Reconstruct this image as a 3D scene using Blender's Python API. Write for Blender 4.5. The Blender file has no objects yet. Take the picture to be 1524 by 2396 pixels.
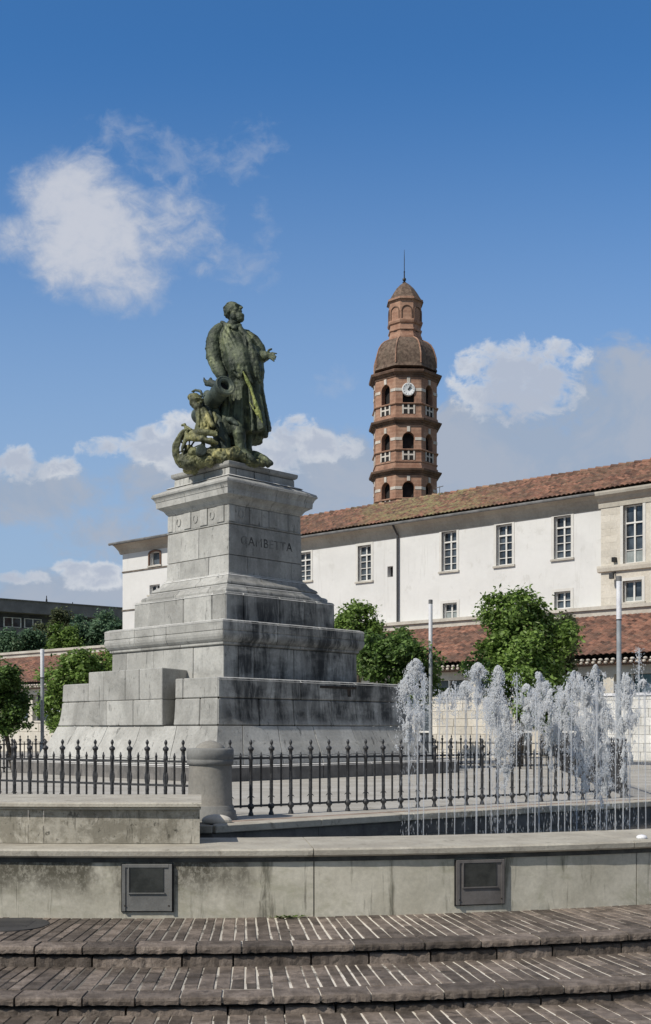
import bpy, bmesh, math, random
from mathutils import Vector, Matrix, noise
R = math.radians
rnd = random.Random(7)
sc = bpy.context.scene
COL = sc.collection
F, CX0, HY, EYE = 2665.0, 762.0, 1712.0, 1.75

def W(x, y, D):
    """photo measurement -> place at distance D"""
    return Vector(((x-CX0)/F*D, D, EYE+(HY-y)/F*D))

# ------------------------------------------------------------------ materials
class NT:
    def __init__(s, tree): s.t = tree; s.n = tree.nodes; s.l = tree.links
    def new(s, typ, **kw):
        n = s.n.new(typ)
        for k, v in kw.items(): setattr(n, k, v)
        return n
    def put(s, sock, v):
        if isinstance(v, bpy.types.NodeSocket): s.l.new(v, sock)
        elif isinstance(v, (tuple, list)):
            sock.default_value = (*v, 1) if (len(v) == 3 and len(sock.default_value) == 4) else v
        else: sock.default_value = v
    def math(s, op, a, b=0.0, c=0.0, clamp=False):
        n = s.new('ShaderNodeMath', operation=op, use_clamp=clamp)
        s.put(n.inputs[0], a); s.put(n.inputs[1], b); s.put(n.inputs[2], c)
        return n.outputs[0]
    def mix(s, f, a, b, blend='MIX'):
        n = s.new('ShaderNodeMix', data_type='RGBA', blend_type=blend)
        s.put(n.inputs[0], f); s.put(n.inputs[6], a); s.put(n.inputs[7], b)
        return n.outputs[2]
    def noise(s, vec, scale, detail=5, rough=.6, dist=0.0):
        n = s.new('ShaderNodeTexNoise')
        s.put(n.inputs['Vector'], vec); n.inputs['Scale'].default_value = scale
        n.inputs['Detail'].default_value = detail; n.inputs['Roughness'].default_value = rough
        n.inputs['Distortion'].default_value = dist
        return n.outputs['Fac']
    def ramp(s, f, a, b, lo=0.0, hi=1.0):
        n = s.new('ShaderNodeMapRange', interpolation_type='SMOOTHSTEP')
        s.put(n.inputs[0], f); n.inputs[1].default_value = a; n.inputs[2].default_value = b
        n.inputs[3].default_value = lo; n.inputs[4].default_value = hi
        return n.outputs[0]
    def mapping(s, vec, sc_=(1, 1, 1), loc=(0, 0, 0), rot=(0, 0, 0)):
        n = s.new('ShaderNodeMapping'); s.put(n.inputs[0], vec)
        n.inputs['Scale'].default_value = sc_; n.inputs['Location'].default_value = loc
        n.inputs['Rotation'].default_value = rot
        return n.outputs[0]

def base_mat(name):
    m = bpy.data.materials.new(name); m.use_nodes = True
    nt = NT(m.node_tree)
    b = m.node_tree.nodes['Principled BSDF']
    return m, nt, b

def geo(nt): return nt.new('ShaderNodeNewGeometry').outputs['Position']

def surf(name, c1, c2, scale=3.0, rough=.85, bump=.3, bscale=None, tone=0.0, stains=(), spec=.3, metal=0.0, fine=.25, crust=False, wallstain=False):
    """two-colour mottled surface. stains: list of (colour, scale3, lo, hi, amount)"""
    m, nt, b = base_mat(name)
    p = geo(nt)
    f = nt.ramp(nt.noise(p, scale, 6, .65), .35, .65)
    col = nt.mix(f, c1, c2)
    fi = nt.noise(p, scale*14, 3, .7)
    col = nt.mix(1.0, col, nt.mix(fi, (1-fine,)*3, (1+fine,)*3), 'MULTIPLY')
    for i, (sc_col, s3, lo, hi, amt) in enumerate(stains):
        v = nt.mapping(p, s3, (i*7.3, i*3.1, i*1.7))
        k = nt.ramp(nt.noise(v, 1.0, 6, .7, .4), lo, hi, 0, amt)
        col = nt.mix(k, col, sc_col)
    if wallstain:  # old mossy grime on the left stretch of the wall, hanging from the top
        sx = nt.new('ShaderNodeSeparateXYZ'); nt.l.new(p, sx.inputs[0])
        lf_ = nt.ramp(nt.math('ADD', sx.outputs[0], nt.math('MULTIPLY', nt.math('SUBTRACT', nt.noise(p, 2.2, 3, .6), .5), 1.5)), -1.1, -.55, 1, 0)
        hz = nt.ramp(nt.math('ADD', sx.outputs[2], nt.math('MULTIPLY', nt.math('SUBTRACT', nt.noise(p, 3.0, 4, .7), .5), .5)), .10, .45, .15, 1)
        g1 = nt.ramp(nt.noise(nt.mapping(p, (2.0, 2.0, 1.0), (1, 2, 3)), 1, 5, .7), .30, .50); g2 = nt.ramp(nt.noise(nt.mapping(p, (26, 26, 20)), 1, 5, .75),   .40, .54, .62, 1)
        col = nt.mix(nt.math('MULTIPLY', nt.math('MULTIPLY', lf_, hz), nt.math('MULTIPLY', nt.math('MULTIPLY', g1, g2), .92)), col, (.075, .068, .05))
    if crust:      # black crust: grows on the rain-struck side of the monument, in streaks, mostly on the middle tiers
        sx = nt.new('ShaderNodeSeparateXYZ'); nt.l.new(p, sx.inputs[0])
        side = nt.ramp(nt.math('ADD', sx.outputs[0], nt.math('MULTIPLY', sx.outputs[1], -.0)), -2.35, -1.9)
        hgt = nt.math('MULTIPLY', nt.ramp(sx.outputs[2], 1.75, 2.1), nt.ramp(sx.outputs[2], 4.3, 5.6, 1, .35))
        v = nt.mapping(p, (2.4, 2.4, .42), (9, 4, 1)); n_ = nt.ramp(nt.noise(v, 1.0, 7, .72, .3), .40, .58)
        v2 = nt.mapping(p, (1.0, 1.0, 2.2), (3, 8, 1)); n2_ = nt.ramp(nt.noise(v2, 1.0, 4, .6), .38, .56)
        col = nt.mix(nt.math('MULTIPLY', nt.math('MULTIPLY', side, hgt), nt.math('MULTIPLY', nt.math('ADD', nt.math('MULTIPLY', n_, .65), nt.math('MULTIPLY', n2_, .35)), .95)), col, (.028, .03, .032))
    if tone:
        a = nt.new('ShaderNodeAttribute', attribute_name='tone')
        t = nt.ramp(a.outputs['Fac'], 0, 1, 1-tone, 1+tone)
        n = nt.new('ShaderNodeMix', data_type='RGBA', blend_type='MULTIPLY')
        n.inputs[0].default_value = 1; nt.l.new(col, n.inputs[6])
        c = nt.new('ShaderNodeCombineColor')
        for i in range(3): nt.l.new(t, c.inputs[i])
        nt.l.new(c.outputs[0], n.inputs[7]); col = n.outputs[2]
    nt.put(b.inputs['Base Color'], col)
    b.inputs['Roughness'].default_value = rough
    b.inputs['Specular IOR Level'].default_value = spec
    b.inputs['Metallic'].default_value = metal
    if bump:
        h = nt.noise(p, bscale or scale*8, 6, .7)
        bn = nt.new('ShaderNodeBump'); bn.inputs['Strength'].default_value = bump
        bn.inputs['Distance'].default_value = .02
        nt.l.new(h, bn.inputs['Height']); nt.l.new(bn.outputs[0], b.inputs['Normal'])
    return m

M = {}
DK = (.035, .036, .036)
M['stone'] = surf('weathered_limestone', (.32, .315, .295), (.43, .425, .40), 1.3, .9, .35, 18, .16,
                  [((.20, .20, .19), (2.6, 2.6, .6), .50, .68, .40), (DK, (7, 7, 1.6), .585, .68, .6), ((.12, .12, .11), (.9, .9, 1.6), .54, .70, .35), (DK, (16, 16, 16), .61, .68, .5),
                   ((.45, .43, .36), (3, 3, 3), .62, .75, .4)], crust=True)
M['stone_sunlit'] = surf('sunlit_rim_stone', (.56, .555, .53), (.66, .65, .63), 2.0, .85, .2, 18, .05, [((.2, .2, .19), (5, 5, 5), .56, .68, .5)])  # paler stone, stands in for sun catching the tier edges
M['joint'] = surf('dirty_joint', (.05, .05, .048), (.10, .10, .09), 4, .95, .2)
M['letter'] = surf('engraved_letter', (.04, .04, .04), (.20, .20, .19), 5, .95, .1)
M['concrete'] = surf('weathered_concrete', (.44, .415, .34), (.57, .54, .455), 1.6, .9, .10, 25, .06,
                  [((.34, .33, .24), (1.6, 1.6, 3), .50, .66, .6), ((.10, .095, .07), (5.0, 5.0, .7), .56, .70, .8), ((.05, .045, .035), (14, 14, 1.0), .60, .70, .6)], wallstain=True)
M['cap'] = surf('coping_stone', (.37, .34, .285), (.48, .45, .38), 2.5, .85, .35, 30, .06,
                  [((.10, .09, .07), (6, 6, 6), .58, .70, .6), ((.62, .59, .53), (1.5, 9, 9), .62, .70, .6)])
M['block'] = surf('rendered_block', (.36, .335, .28), (.48, .45, .385), 1.7, .9, .35, 25, .12,
                  [((.17, .155, .12), (3.2, 3.2, 3.0), .42, .60, .75), ((.07, .065, .05), (20, 20, 3), .54, .66, .6), ((.02, .02, .015), (14, 14, 10), .58, .66, .7)])
M['sett'] = surf('brown_paving_stone', (.105, .084, .068), (.225, .185, .155), 6, .8, 1.0, 28, .38,
                  [((.02, .018, .016), (6, 6, 6), .56, .72, .8), ((.22, .20, .18), (14, 14, 14), .62, .75, .4)], .35)
def mortar():
    m, nt, b = base_mat('lime_mortar')
    p = geo(nt)
    v = nt.mapping(p, (.5, .5, .5), (2.2, .4, 0))
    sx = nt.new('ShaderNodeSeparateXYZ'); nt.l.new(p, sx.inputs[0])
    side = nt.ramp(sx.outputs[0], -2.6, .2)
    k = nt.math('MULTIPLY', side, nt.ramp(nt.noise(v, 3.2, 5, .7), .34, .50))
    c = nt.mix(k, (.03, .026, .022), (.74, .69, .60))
    nt.put(b.inputs['Base Color'], c); b.inputs['Roughness'].default_value = .95
    return m
M['mortar'] = mortar()
M['asphalt'] = surf('asphalt', (.045, .045, .048), (.07, .068, .066), 2, .9, .3, 60)
M['plaza'] = surf('pale_gravelled_paving', (.36, .34, .30), (.46, .44, .40), 1.2, .95, .3, 30, 0, [((.20, .18, .15), (1.5, 1.5, 1.5), .55, .75, .5)])
M['reddish'] = surf('reddish_gravel', (.25, .19, .15), (.38, .30, .25), 5, .95, .4, 40, 0, [((.08, .07, .07), (4, 4, 4), .5, .7, .6)])
M['kerb'] = surf('kerb_granite', (.12, .115, .11), (.20, .19, .18), 3, .75, .3, 30, .1, [((.04, .04, .045), (4, 4, 1), .5, .75, .6)])
M['iron'] = surf('painted_iron', (.018, .019, .022), (.05, .05, .052), 20, .5, .3, 60, 0, [((.10, .095, .085), (30, 30, 10), .62, .75, .4)], .5)
M['bollard'] = surf('bollard_stone', (.20, .19, .17), (.28, .265, .235), 2, .9, .3, 25, 0, [((.06, .06, .055), (7, 7, 2.2), .6, .74, .7)])
M['bollard_band'] = surf('bollard_band_stone', (.15, .15, .145), (.22, .22, .21), 2, .85, .3, 25)
M['panel_metal'] = surf('grey_panel', (.13, .13, .125), (.18, .178, .17), 3, .6, .15, 30, 0, [((.07, .065, .06), (4, 4, 4), .55, .7, .5)], .4)
M['panel_dark'] = surf('dark_panel', (.11, .10, .095), (.15, .14, .135), 3, .6, .15, 30, 0, [((.05, .05, .045), (4, 4, 4), .55, .7, .5)], .4)
M['panel_glass'] = surf('smoked_glass', (.025, .027, .025), (.05, .052, .048), 6, .25, .05, 30, 0, (), .6)
M['white_wall'] = surf('white_render', (.625, .62, .605), (.675, .67, .655), .35, .9, .06, 6, 0, [((.45, .44, .41), (4.5, 4.5, .28), .57, .70, .38), ((.50, .49, .46), (1.2, 1.2, .9), .58, .66, .4), ((.57, .565, .55), (.25, .25, .5), .5, .65, .35)], fine=.05)
M['cream_stone'] = surf('cream_stone', (.53, .49, .42), (.62, .58, .51), .8, .9, .2, 6, .10, [((.42, .40, .36), (2, 2, 3), .62, .75, .5)])
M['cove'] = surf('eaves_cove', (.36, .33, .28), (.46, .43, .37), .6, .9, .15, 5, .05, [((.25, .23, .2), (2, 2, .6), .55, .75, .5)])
M['gutter'] = surf('zinc_gutter', (.12, .12, .12), (.2, .2, .2), 2, .5, 0)
M['band'] = surf('band_stone', (.42, .39, .34), (.55, .52, .46), .7, .9, .2, 6, .05, [((.25, .24, .2), (1.5, 1.5, 1), .55, .75, .6)])
M['win_frame'] = surf('window_paint', (.62, .61, .58), (.72, .71, .68), 3, .5, 0)
M['surround'] = surf('window_surround', (.58, .565, .53), (.64, .625, .59), 3, .8, .05)
def glass():
    m, nt, b = base_mat('window_glass')
    p = geo(nt)
    f = nt.ramp(nt.noise(nt.mapping(p, (1, 1, .7)), .9, 3, .6), .4, .65)
    nt.put(b.inputs['Base Color'], nt.mix(f, (.02, .025, .032), (.09, .11, .13)))
    b.inputs['Roughness'].default_value = .12; b.inputs['Specular IOR Level'].default_value = .6
    return m
M['glass'] = glass()
M['reveal'] = surf('window_reveal', (.10, .085, .07), (.2, .17, .14), 3, .8, 0)
M['curtain'] = surf('blind', (.22, .25, .25), (.3, .33, .33), 2, .7, 0)
def roof_mat(name, moss):
    m, nt, b = base_mat(name)
    p = geo(nt)
    a = nt.new('ShaderNodeAttribute', attribute_name='tone').outputs['Fac']
    base = nt.mix(nt.ramp(a, -.1, 1.1), (.07, .036, .028), (.38, .19, .13))
    f = nt.ramp(nt.noise(p, .7, 5, .7), .42, .62)
    base = nt.mix(nt.math('MULTIPLY', f, .5), base, (.10, .075, .06))
    f2 = nt.ramp(nt.noise(p, 3.2, 5, .75), .56, .70)
    base = nt.mix(nt.math('MULTIPLY', f2, .55), base, (.34, .26, .19))
    if moss:
        sx = nt.new('ShaderNodeSeparateXYZ'); nt.l.new(p, sx.inputs[0])
        d = nt.math('ABSOLUTE', nt.math('SUBTRACT', sx.outputs[0], 5.0))
        k = nt.math('MULTIPLY', nt.ramp(d, 1.2, 4.2, 1, .12), nt.ramp(nt.noise(p, 1.6, 6, .75), .42, .6))
        base = nt.mix(k, base, (.27, .24, .12))
    nt.put(b.inputs['Base Color'], base); b.inputs['Roughness'].default_value = .9
    bn = nt.new('ShaderNodeBump'); bn.inputs['Strength'].default_value = .6; bn.inputs['Distance'].default_value = .05
    nt.l.new(nt.noise(p, 9, 5, .7), bn.inputs['Height']); nt.l.new(bn.outputs[0], b.inputs['Normal'])
    return m
M['tiles'] = roof_mat('mossy_roof_tiles', True)
M['tiles_red'] = roof_mat('red_roof_tiles', False)
def brick():
    m, nt, b = base_mat('tower_brick')
    p = geo(nt)
    sx = nt.new('ShaderNodeSeparateXYZ'); nt.l.new(p, sx.inputs[0])
    row = nt.math('SINE', nt.math('MULTIPLY', sx.outputs[2], 2*math.pi/.30))
    col = nt.mix(nt.ramp(nt.noise(p, 1.4, 6, .7), .35, .65), (.28, .15, .10), (.40, .245, .17))
    col = nt.mix(nt.ramp(row, .6, .95, 0, .16), col, (.20, .13, .10))
    col = nt.mix(nt.ramp(nt.noise(nt.mapping(p, (5, 5, 3.5)), 1, 4, .8), .55, .7, 0, .5), col, (.45, .32, .24))
    col = nt.mix(nt.ramp(nt.noise(nt.mapping(p, (.6, .6, .25)), 1, 5, .7), .55, .72, 0, .6), col, (.09, .065, .055))
    nt.put(b.inputs['Base Color'], col); b.inputs['Roughness'].default_value = .95
    bn = nt.new('ShaderNodeBump'); bn.inputs['Strength'].default_value = .15; bn.inputs['Distance'].default_value = .03
    nt.l.new(row, bn.inputs['Height']); nt.l.new(bn.outputs[0], b.inputs['Normal'])
    return m
M['brick'] = brick()
M['brick_dark'] = surf('sooty_brick', (.10, .065, .05), (.20, .125, .09), 1.3, .95, .4, 8, .1)
M['tower_tile'] = surf('brown_scale_tiles', (.085, .06, .046), (.20, .145, .11), 4.0, .95, 1.0, 5, .12, [((.10, .08, .06), (2, 2, 2), .5, .65, .6), ((.26, .21, .16), (4, 4, 4), .62, .72, .35)])
M['tower_white'] = surf('pale_band_stone', (.46, .42, .37), (.62, .57, .51), 2, .9, .1)
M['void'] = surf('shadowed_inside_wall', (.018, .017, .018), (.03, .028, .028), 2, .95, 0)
M['clock'] = surf('enamel_dial', (.66, .68, .68), (.80, .80, .80), 2.5, .4, 0)
M['black'] = surf('black_paint', (.012, .012, .013), (.02, .02, .02), 5, .5, 0)
M['lamp_white'] = surf('frosted_lamp', (.70, .70, .74), (.80, .80, .82), 2, .35, 0)
M['lamp_grey'] = surf('galvanised_pole', (.26, .28, .30), (.36, .38, .40), 4, .4, .05, 20, 0, (), .5)
M['bark'] = surf('bark', (.05, .04, .03), (.10, .085, .065), 8, .95, .5)
M['darkroof'] = surf('brown_grey_fascia', (.15, .15, .15), (.21, .205, .20), 1, .8, .1, 4)
M['darkwall'] = surf('dark_wall', (.05, .052, .056), (.08, .082, .085), 1, .8, .1, 4)
M['greywall'] = surf('grey_wall', (.16, .155, .15), (.22, .215, .2), 1, .8, .1, 4)
M['terrace'] = surf('terrace_earth', (.10, .12, .06), (.2, .19, .13), 1, .95, .2, 6)
M['rust'] = surf('rusty_iron', (.02, .018, .017), (.06, .045, .035), 9, .8, .3)
def leafm(name, d, l, hl):
    m, nt, b = base_mat(name)
    a = nt.new('ShaderNodeAttribute', attribute_name='tone').outputs['Fac']
    col = nt.mix(nt.ramp(a, 0, .75), d, l)
    col = nt.mix(nt.ramp(a, .82, 1.0), col, hl)
    nt.put(b.inputs['Base Color'], col); b.inputs['Roughness'].default_value = .55
    b.inputs['Specular IOR Level'].default_value = .35
    tr = nt.new('ShaderNodeBsdfTranslucent'); nt.put(tr.inputs[0], col)
    ms = nt.new('ShaderNodeMixShader'); ms.inputs[0].default_value = .36
    out = m.node_tree.nodes['Material Output']
    nt.l.new(b.outputs[0], ms.inputs[1]); nt.l.new(tr.outputs[0], ms.inputs[2]); nt.l.new(ms.outputs[0], out.inputs[0])
    return m
M['leaf'] = leafm('bright_leaves', (.06, .105, .022), (.23, .35, .08), (.50, .58, .30))
M['leaf_dark'] = leafm('dark_leaves', (.035, .07, .02), (.14, .235, .055), (.40, .48, .24))
M['leaf_hill'] = leafm('blue_green_leaves', (.045, .09, .055), (.16, .26, .145), (.34, .40, .25))
M['leaf_brown'] = leafm('brown_green_leaves', (.05, .06, .03), (.14, .165, .075), (.22, .24, .13))
def water():
    m, nt, b = base_mat('basin_water')
    b.inputs['Base Color'].default_value = (.02, .025, .03, 1); b.inputs['Roughness'].default_value = .06
    bn = nt.new('ShaderNodeBump'); bn.inputs['Strength'].default_value = .5; bn.inputs['Distance'].default_value = .03
    nt.l.new(nt.noise(geo(nt), 9, 4, .6), bn.inputs['Height']); nt.l.new(bn.outputs[0], b.inputs['Normal'])
    return m
M['water'] = water()
def froth(name, alpha):
    """spray: many tiny lenses scattering light forwards and backwards, partly see-through"""
    m, nt, b = base_mat(name)
    b.inputs['Base Color'].default_value = (.86, .87, .88, 1); b.inputs['Roughness'].default_value = .25
    tr = nt.new('ShaderNodeBsdfTranslucent'); tr.inputs[0].default_value = (.86, .87, .88, 1)
    ms = nt.new('ShaderNodeMixShader'); ms.inputs[0].default_value = .5
    tp = nt.new('ShaderNodeBsdfTransparent'); m2 = nt.new('ShaderNodeMixShader'); m2.inputs[0].default_value = alpha
    nt.l.new(b.outputs[0], ms.inputs[1]); nt.l.new(tr.outputs[0], ms.inputs[2])
    nt.l.new(tp.outputs[0], m2.inputs[1]); nt.l.new(ms.outputs[0], m2.inputs[2])
    nt.l.new(m2.outputs[0], m.node_tree.nodes['Material Output'].inputs[0])
    return m
M['froth'] = froth('spraying_water', .80)
M['stem'] = froth('clear_water_jet', .38)
M['mist'] = froth('falling_water', .5)
def bronze(name, c1, c2, c3, k3):
    m, nt, b = base_mat(name)
    p = geo(nt)
    col = nt.mix(nt.ramp(nt.noise(p, 2.4, 6, .65), .38, .62), c1, c2)
    col = nt.mix(nt.ramp(nt.noise(nt.mapping(p, (3, 3, 1.1), (3, 1, 0)), 1, 6, .7, .5), .52, .68, 0, k3), col, c3)
    col = nt.mix(nt.ramp(nt.noise(p, 16, 4, .7), .55, .72, 0, .6), col, (.012, .013, .012))
    nt.put(b.inputs['Base Color'], col)
    b.inputs['Roughness'].default_value = .62; b.inputs['Metallic'].default_value = .15
    bn = nt.new('ShaderNodeBump'); bn.inputs['Strength'].default_value = .6; bn.inputs['Distance'].default_value = .03
    nt.l.new(nt.noise(p, 12, 6, .7), bn.inputs['Height']); nt.l.new(bn.outputs[0], b.inputs['Normal'])
    return m
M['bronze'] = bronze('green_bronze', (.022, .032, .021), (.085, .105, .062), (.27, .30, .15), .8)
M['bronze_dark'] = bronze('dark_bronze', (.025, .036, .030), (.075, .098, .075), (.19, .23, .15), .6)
M['bronze_ochre'] = bronze('lichened_bronze', (.045, .05, .026), (.18, .185, .085), (.46, .42, .17), .9)
M['bronze_pale'] = bronze('pale_bronze', (.04, .055, .045), (.105, .13, .10), (.26, .27, .16), .7)
M['lichen'] = bronze('yellow_green_lichen', (.20, .24, .07), (.36, .38, .12), (.44, .38, .16), .8)

# ------------------------------------------------------------------ mesh helpers
class MB:
    def __init__(s): s.v = []; s.f = []; s.t = []
    def face(s, pts, tone=.5):
        i = len(s.v); s.v += [tuple(p) for p in pts]; s.f.append(tuple(range(i, i+len(pts)))); s.t.append(tone)
    def hexa(s, p, tone=.5):
        """p: 4 bottom (ccw from above), 4 top"""
        i = len(s.v); s.v += [tuple(q) for q in p]
        for f in ((3, 2, 1, 0), (4, 5, 6, 7), (0, 1, 5, 4), (1, 2, 6, 5), (2, 3, 7, 6), (3, 0, 4, 7)):
            s.f.append(tuple(i+k for k in f)); s.t.append(tone)
    def box(s, a, b, tone=.5):
        x0, y0, z0 = a; x1, y1, z1 = b
        s.hexa([(x0, y0, z0), (x1, y0, z0), (x1, y1, z0), (x0, y1, z0), (x0, y0, z1), (x1, y0, z1), (x1, y1, z1), (x0, y1, z1)], tone)
    def grid(s, rows, tone=.5, closed=False, tonef=None):
        i = len(s.v); n = len(rows[0])
        for r in rows: s.v += [tuple(q) for q in r]
        for a in range(len(rows)-1):
            for b in range(n if closed else n-1):
                c = (b+1) % n
                s.f.append((i+a*n+b, i+a*n+c, i+(a+1)*n+c, i+(a+1)*n+b)); s.t.append(tonef(a, b) if tonef else tone)
    def cap(s, ring, flip=False, tone=.5):
        s.face(ring[::-1] if flip else ring, tone)
    def lathe(s, c, prof, n=16, tone=.5, axis=None):
        """prof: [(r, h)] along axis"""
        ax = Vector(axis or (0, 0, 1)).normalized()
        u = ax.orthogonal().normalized(); w = ax.cross(u)
        c = Vector(c); rows = []
        for r, h in prof:
            rows.append([c+ax*h+(u*math.cos(2*math.pi*k/n)+w*math.sin(2*math.pi*k/n))*r for k in range(n)])
        s.grid(rows, tone, True)
        if prof[0][0] > 1e-4: s.cap(rows[0], True, tone)
        if prof[-1][0] > 1e-4: s.cap(rows[-1], False, tone)
    def tube(s, pts, rad, n=8, tone=.5, round_=False):
        pts = [Vector(p) for p in pts]
        if not isinstance(rad, (list, tuple)): rad = [rad]*len(pts)
        rad = list(rad)
        if round_:
            d0 = (pts[0]-pts[1]).normalized(); d1 = (pts[-1]-pts[-2]).normalized()
            r0, r1 = rad[0], rad[-1]
            pts = [pts[0]+d0*r0*.95, pts[0]+d0*r0*.6]+pts+[pts[-1]+d1*r1*.6, pts[-1]+d1*r1*.95]
            rad = [r0*.25, r0*.8]+rad+[r1*.8, r1*.25]
        rows = []; prev = None
        for k, p in enumerate(pts):
            d = (pts[min(k+1, len(pts)-1)]-pts[max(k-1, 0)]).normalized()
            if prev is None: u = d.orthogonal().normalized()
            else:
                u = (prev-d*prev.dot(d))
                u = u.normalized() if u.length > 1e-5 else d.orthogonal().normalized()
            prev = u; w = d.cross(u)
            rows.append([p+(u*math.cos(2*math.pi*j/n)+w*math.sin(2*math.pi*j/n))*rad[k] for j in range(n)])
        s.grid(rows, tone, True); s.cap(rows[0], True, tone); s.cap(rows[-1], False, tone)
    def ball(s, c, r, rot=None, n=12, m=8, tone=.5, jit=0):
        c = Vector(c); r = r if isinstance(r, (tuple, list)) else (r, r, r)
        rows = []
        for a in range(m+1):
            th = math.pi*a/m; row = []
            for b in range(n):
                ph = 2*math.pi*b/n
                st = max(math.sin(th), .02)
                q = Vector((r[0]*st*math.cos(ph), r[1]*st*math.sin(ph), -r[2]*math.cos(th)))
                if jit: q *= 1+jit*noise.noise((c+q)*3.1)
                if rot: q = rot @ q
                row.append(c+q)
            rows.append(row)
        s.grid(rows, tone, True); s.cap(rows[0], True, tone); s.cap(rows[-1], False, tone)
    def mesh(s, name):
        me = bpy.data.meshes.new(name); me.from_pydata(s.v, [], s.f)
        at = me.attributes.new('tone', 'FLOAT', 'FACE'); at.data.foreach_set('value', s.t)
        me.update(); return me

def thing(name, label, cat, loc=(0, 0, 0), group=None):
    o = bpy.data.objects.new(name, None); COL.objects.link(o); o.location = loc
    o.empty_display_size = .3
    o['label'] = label; o['category'] = cat
    if group: o['group'] = group
    return o
def wloc(o):
    v = Vector((0, 0, 0))
    while o is not None: v += Vector(o.location); o = o.parent
    return v
def put(name, mb, mat, parent=None, smooth=False, label=None, bevel=0, local=False):
    me = mb.mesh(name) if isinstance(mb, MB) else mb
    o = bpy.data.objects.new(name, me); COL.objects.link(o)
    if mat is not None and not me.materials: me.materials.append(M[mat])
    if parent is not None:
        o.parent = parent
        if not local: o.location = -wloc(parent)
    if smooth:
        me.polygons.foreach_set('use_smooth', [True]*len(me.polygons)); me.update()
    if bevel:
        b = o.modifiers.new('bevel', 'BEVEL'); b.width = bevel; b.segments = 1; b.limit_method = 'ANGLE'; b.angle_limit = R(40)
    if label: o['label'] = label
    return o
def struct(name, mb, mat, **k):
    o = put(name, mb, mat, **k); o['kind'] = 'structure'; return o
def tag(o, label, cat, group=None):
    o['label'] = label; o['category'] = cat
    if group: o['group'] = group
    return o
def copy_part(src, parent, loc, rz=0):
    c = src.copy(); COL.objects.link(c); c.parent = parent; c.location = loc; c.rotation_euler = (0, 0, rz)
    return c

# ------------------------------------------------------------------ camera, sun, sky
cam = bpy.data.cameras.new('camera'); co = bpy.data.objects.new('camera', cam); COL.objects.link(co)
co.location = (0, 0, EYE); co.rotation_euler = (R(90), 0, 0)
cam.sensor_fit = 'HORIZONTAL'; cam.sensor_width = 36; cam.lens = 36*F/1524; cam.shift_y = (HY-1198)/1524
cam.clip_end = 5000; sc.camera = co

SAZ, SEL = 51, 43            # degrees left of the viewing direction's reverse; height
to_sun = Vector((-math.sin(R(SAZ))*math.cos(R(SEL)), -math.cos(R(SAZ))*math.cos(R(SEL)), math.sin(R(SEL))))
sl = bpy.data.lights.new('sun', 'SUN'); sl.energy = 4.0; sl.angle = R(.5); sl.color = (1, .94, .84)
so = bpy.data.objects.new('sun', sl); COL.objects.link(so)
so.rotation_euler = to_sun.to_track_quat('Z', 'Y').to_euler()

wd = bpy.data.worlds.new('World'); sc.world = wd; wd.use_nodes = True
nt = NT(wd.node_tree); nt.n.clear()
out = nt.new('ShaderNodeOutputWorld'); bg = nt.new('ShaderNodeBackground'); nt.l.new(bg.outputs[0], out.inputs[0])
sky = nt.new('ShaderNodeTexSky', sky_type='NISHITA')
sky.sun_disc = False; sky.sun_elevation = R(SEL); sky.sun_rotation = math.atan2(to_sun.x, to_sun.y)
sky.air_density = 1.0; sky.dust_density = .35; sky.ozone_density = 2.2; sky.altitude = 200
bg.inputs[1].default_value = .10
tc = nt.new('ShaderNodeTexCoord').outputs['Generated']
sp = nt.new('ShaderNodeSeparateXYZ'); nt.l.new(tc, sp.inputs[0])
yy = nt.math('MAXIMUM', sp.outputs[1], .02)
U = nt.math('DIVIDE', sp.outputs[0], yy); V = nt.math('DIVIDE', sp.outputs[2], yy)
cv = nt.new('ShaderNodeCombineXYZ'); nt.l.new(U, cv.inputs[0]); nt.l.new(V, cv.inputs[1])
n1 = nt.noise(cv.outputs[0], 13, 9, .6, .5); n2 = nt.noise(nt.mapping(cv.outputs[0], (1, 1.25, 1), (4, 2, 0)), 48, 8, .62, .4)
nn = nt.math('ADD', nt.math('MULTIPLY', nt.math('SUBTRACT', n1, .5), 2.6), nt.math('MULTIPLY', nt.math('SUBTRACT', n2, .5), 2.2))
def blobs(lst):
    cur = None
    for x, y, rx, ry, w in lst:
        a = nt.math('DIVIDE', nt.math('SUBTRACT', U, (x-CX0)/F), rx/F)
        b = nt.math('DIVIDE', nt.math('SUBTRACT', V, (HY-y)/F), ry/F)
        d = nt.math('SUBTRACT', w, nt.math('MULTIPLY', w, nt.math('ADD', nt.math('MULTIPLY', a, a), nt.math('MULTIPLY', b, b))))
        if cur is None: cur = d
        else:
            n = nt.new('ShaderNodeMath', operation='SMOOTH_MAX'); nt.put(n.inputs[0], cur); nt.put(n.inputs[1], d); n.inputs[2].default_value = .35
            cur = n.outputs[0]
    return nt.math('MAXIMUM', cur, -3.0)
soft = blobs([(165, 470, 150, 130, 1), (210, 560, 215, 150, 1.2), (290, 650, 130, 95, .8), (20, 560, 80, 70, .7), (400, 540, 110, 110, .5)])
wisp = blobs([(470, 365, 190, 70, .8), (270, 305, 130, 50, .5), (580, 330, 60, 70, .6), (555, 615, 110, 60, .6), (620, 530, 35, 60, .4), (790, 890, 70, 45, .6)])
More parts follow.
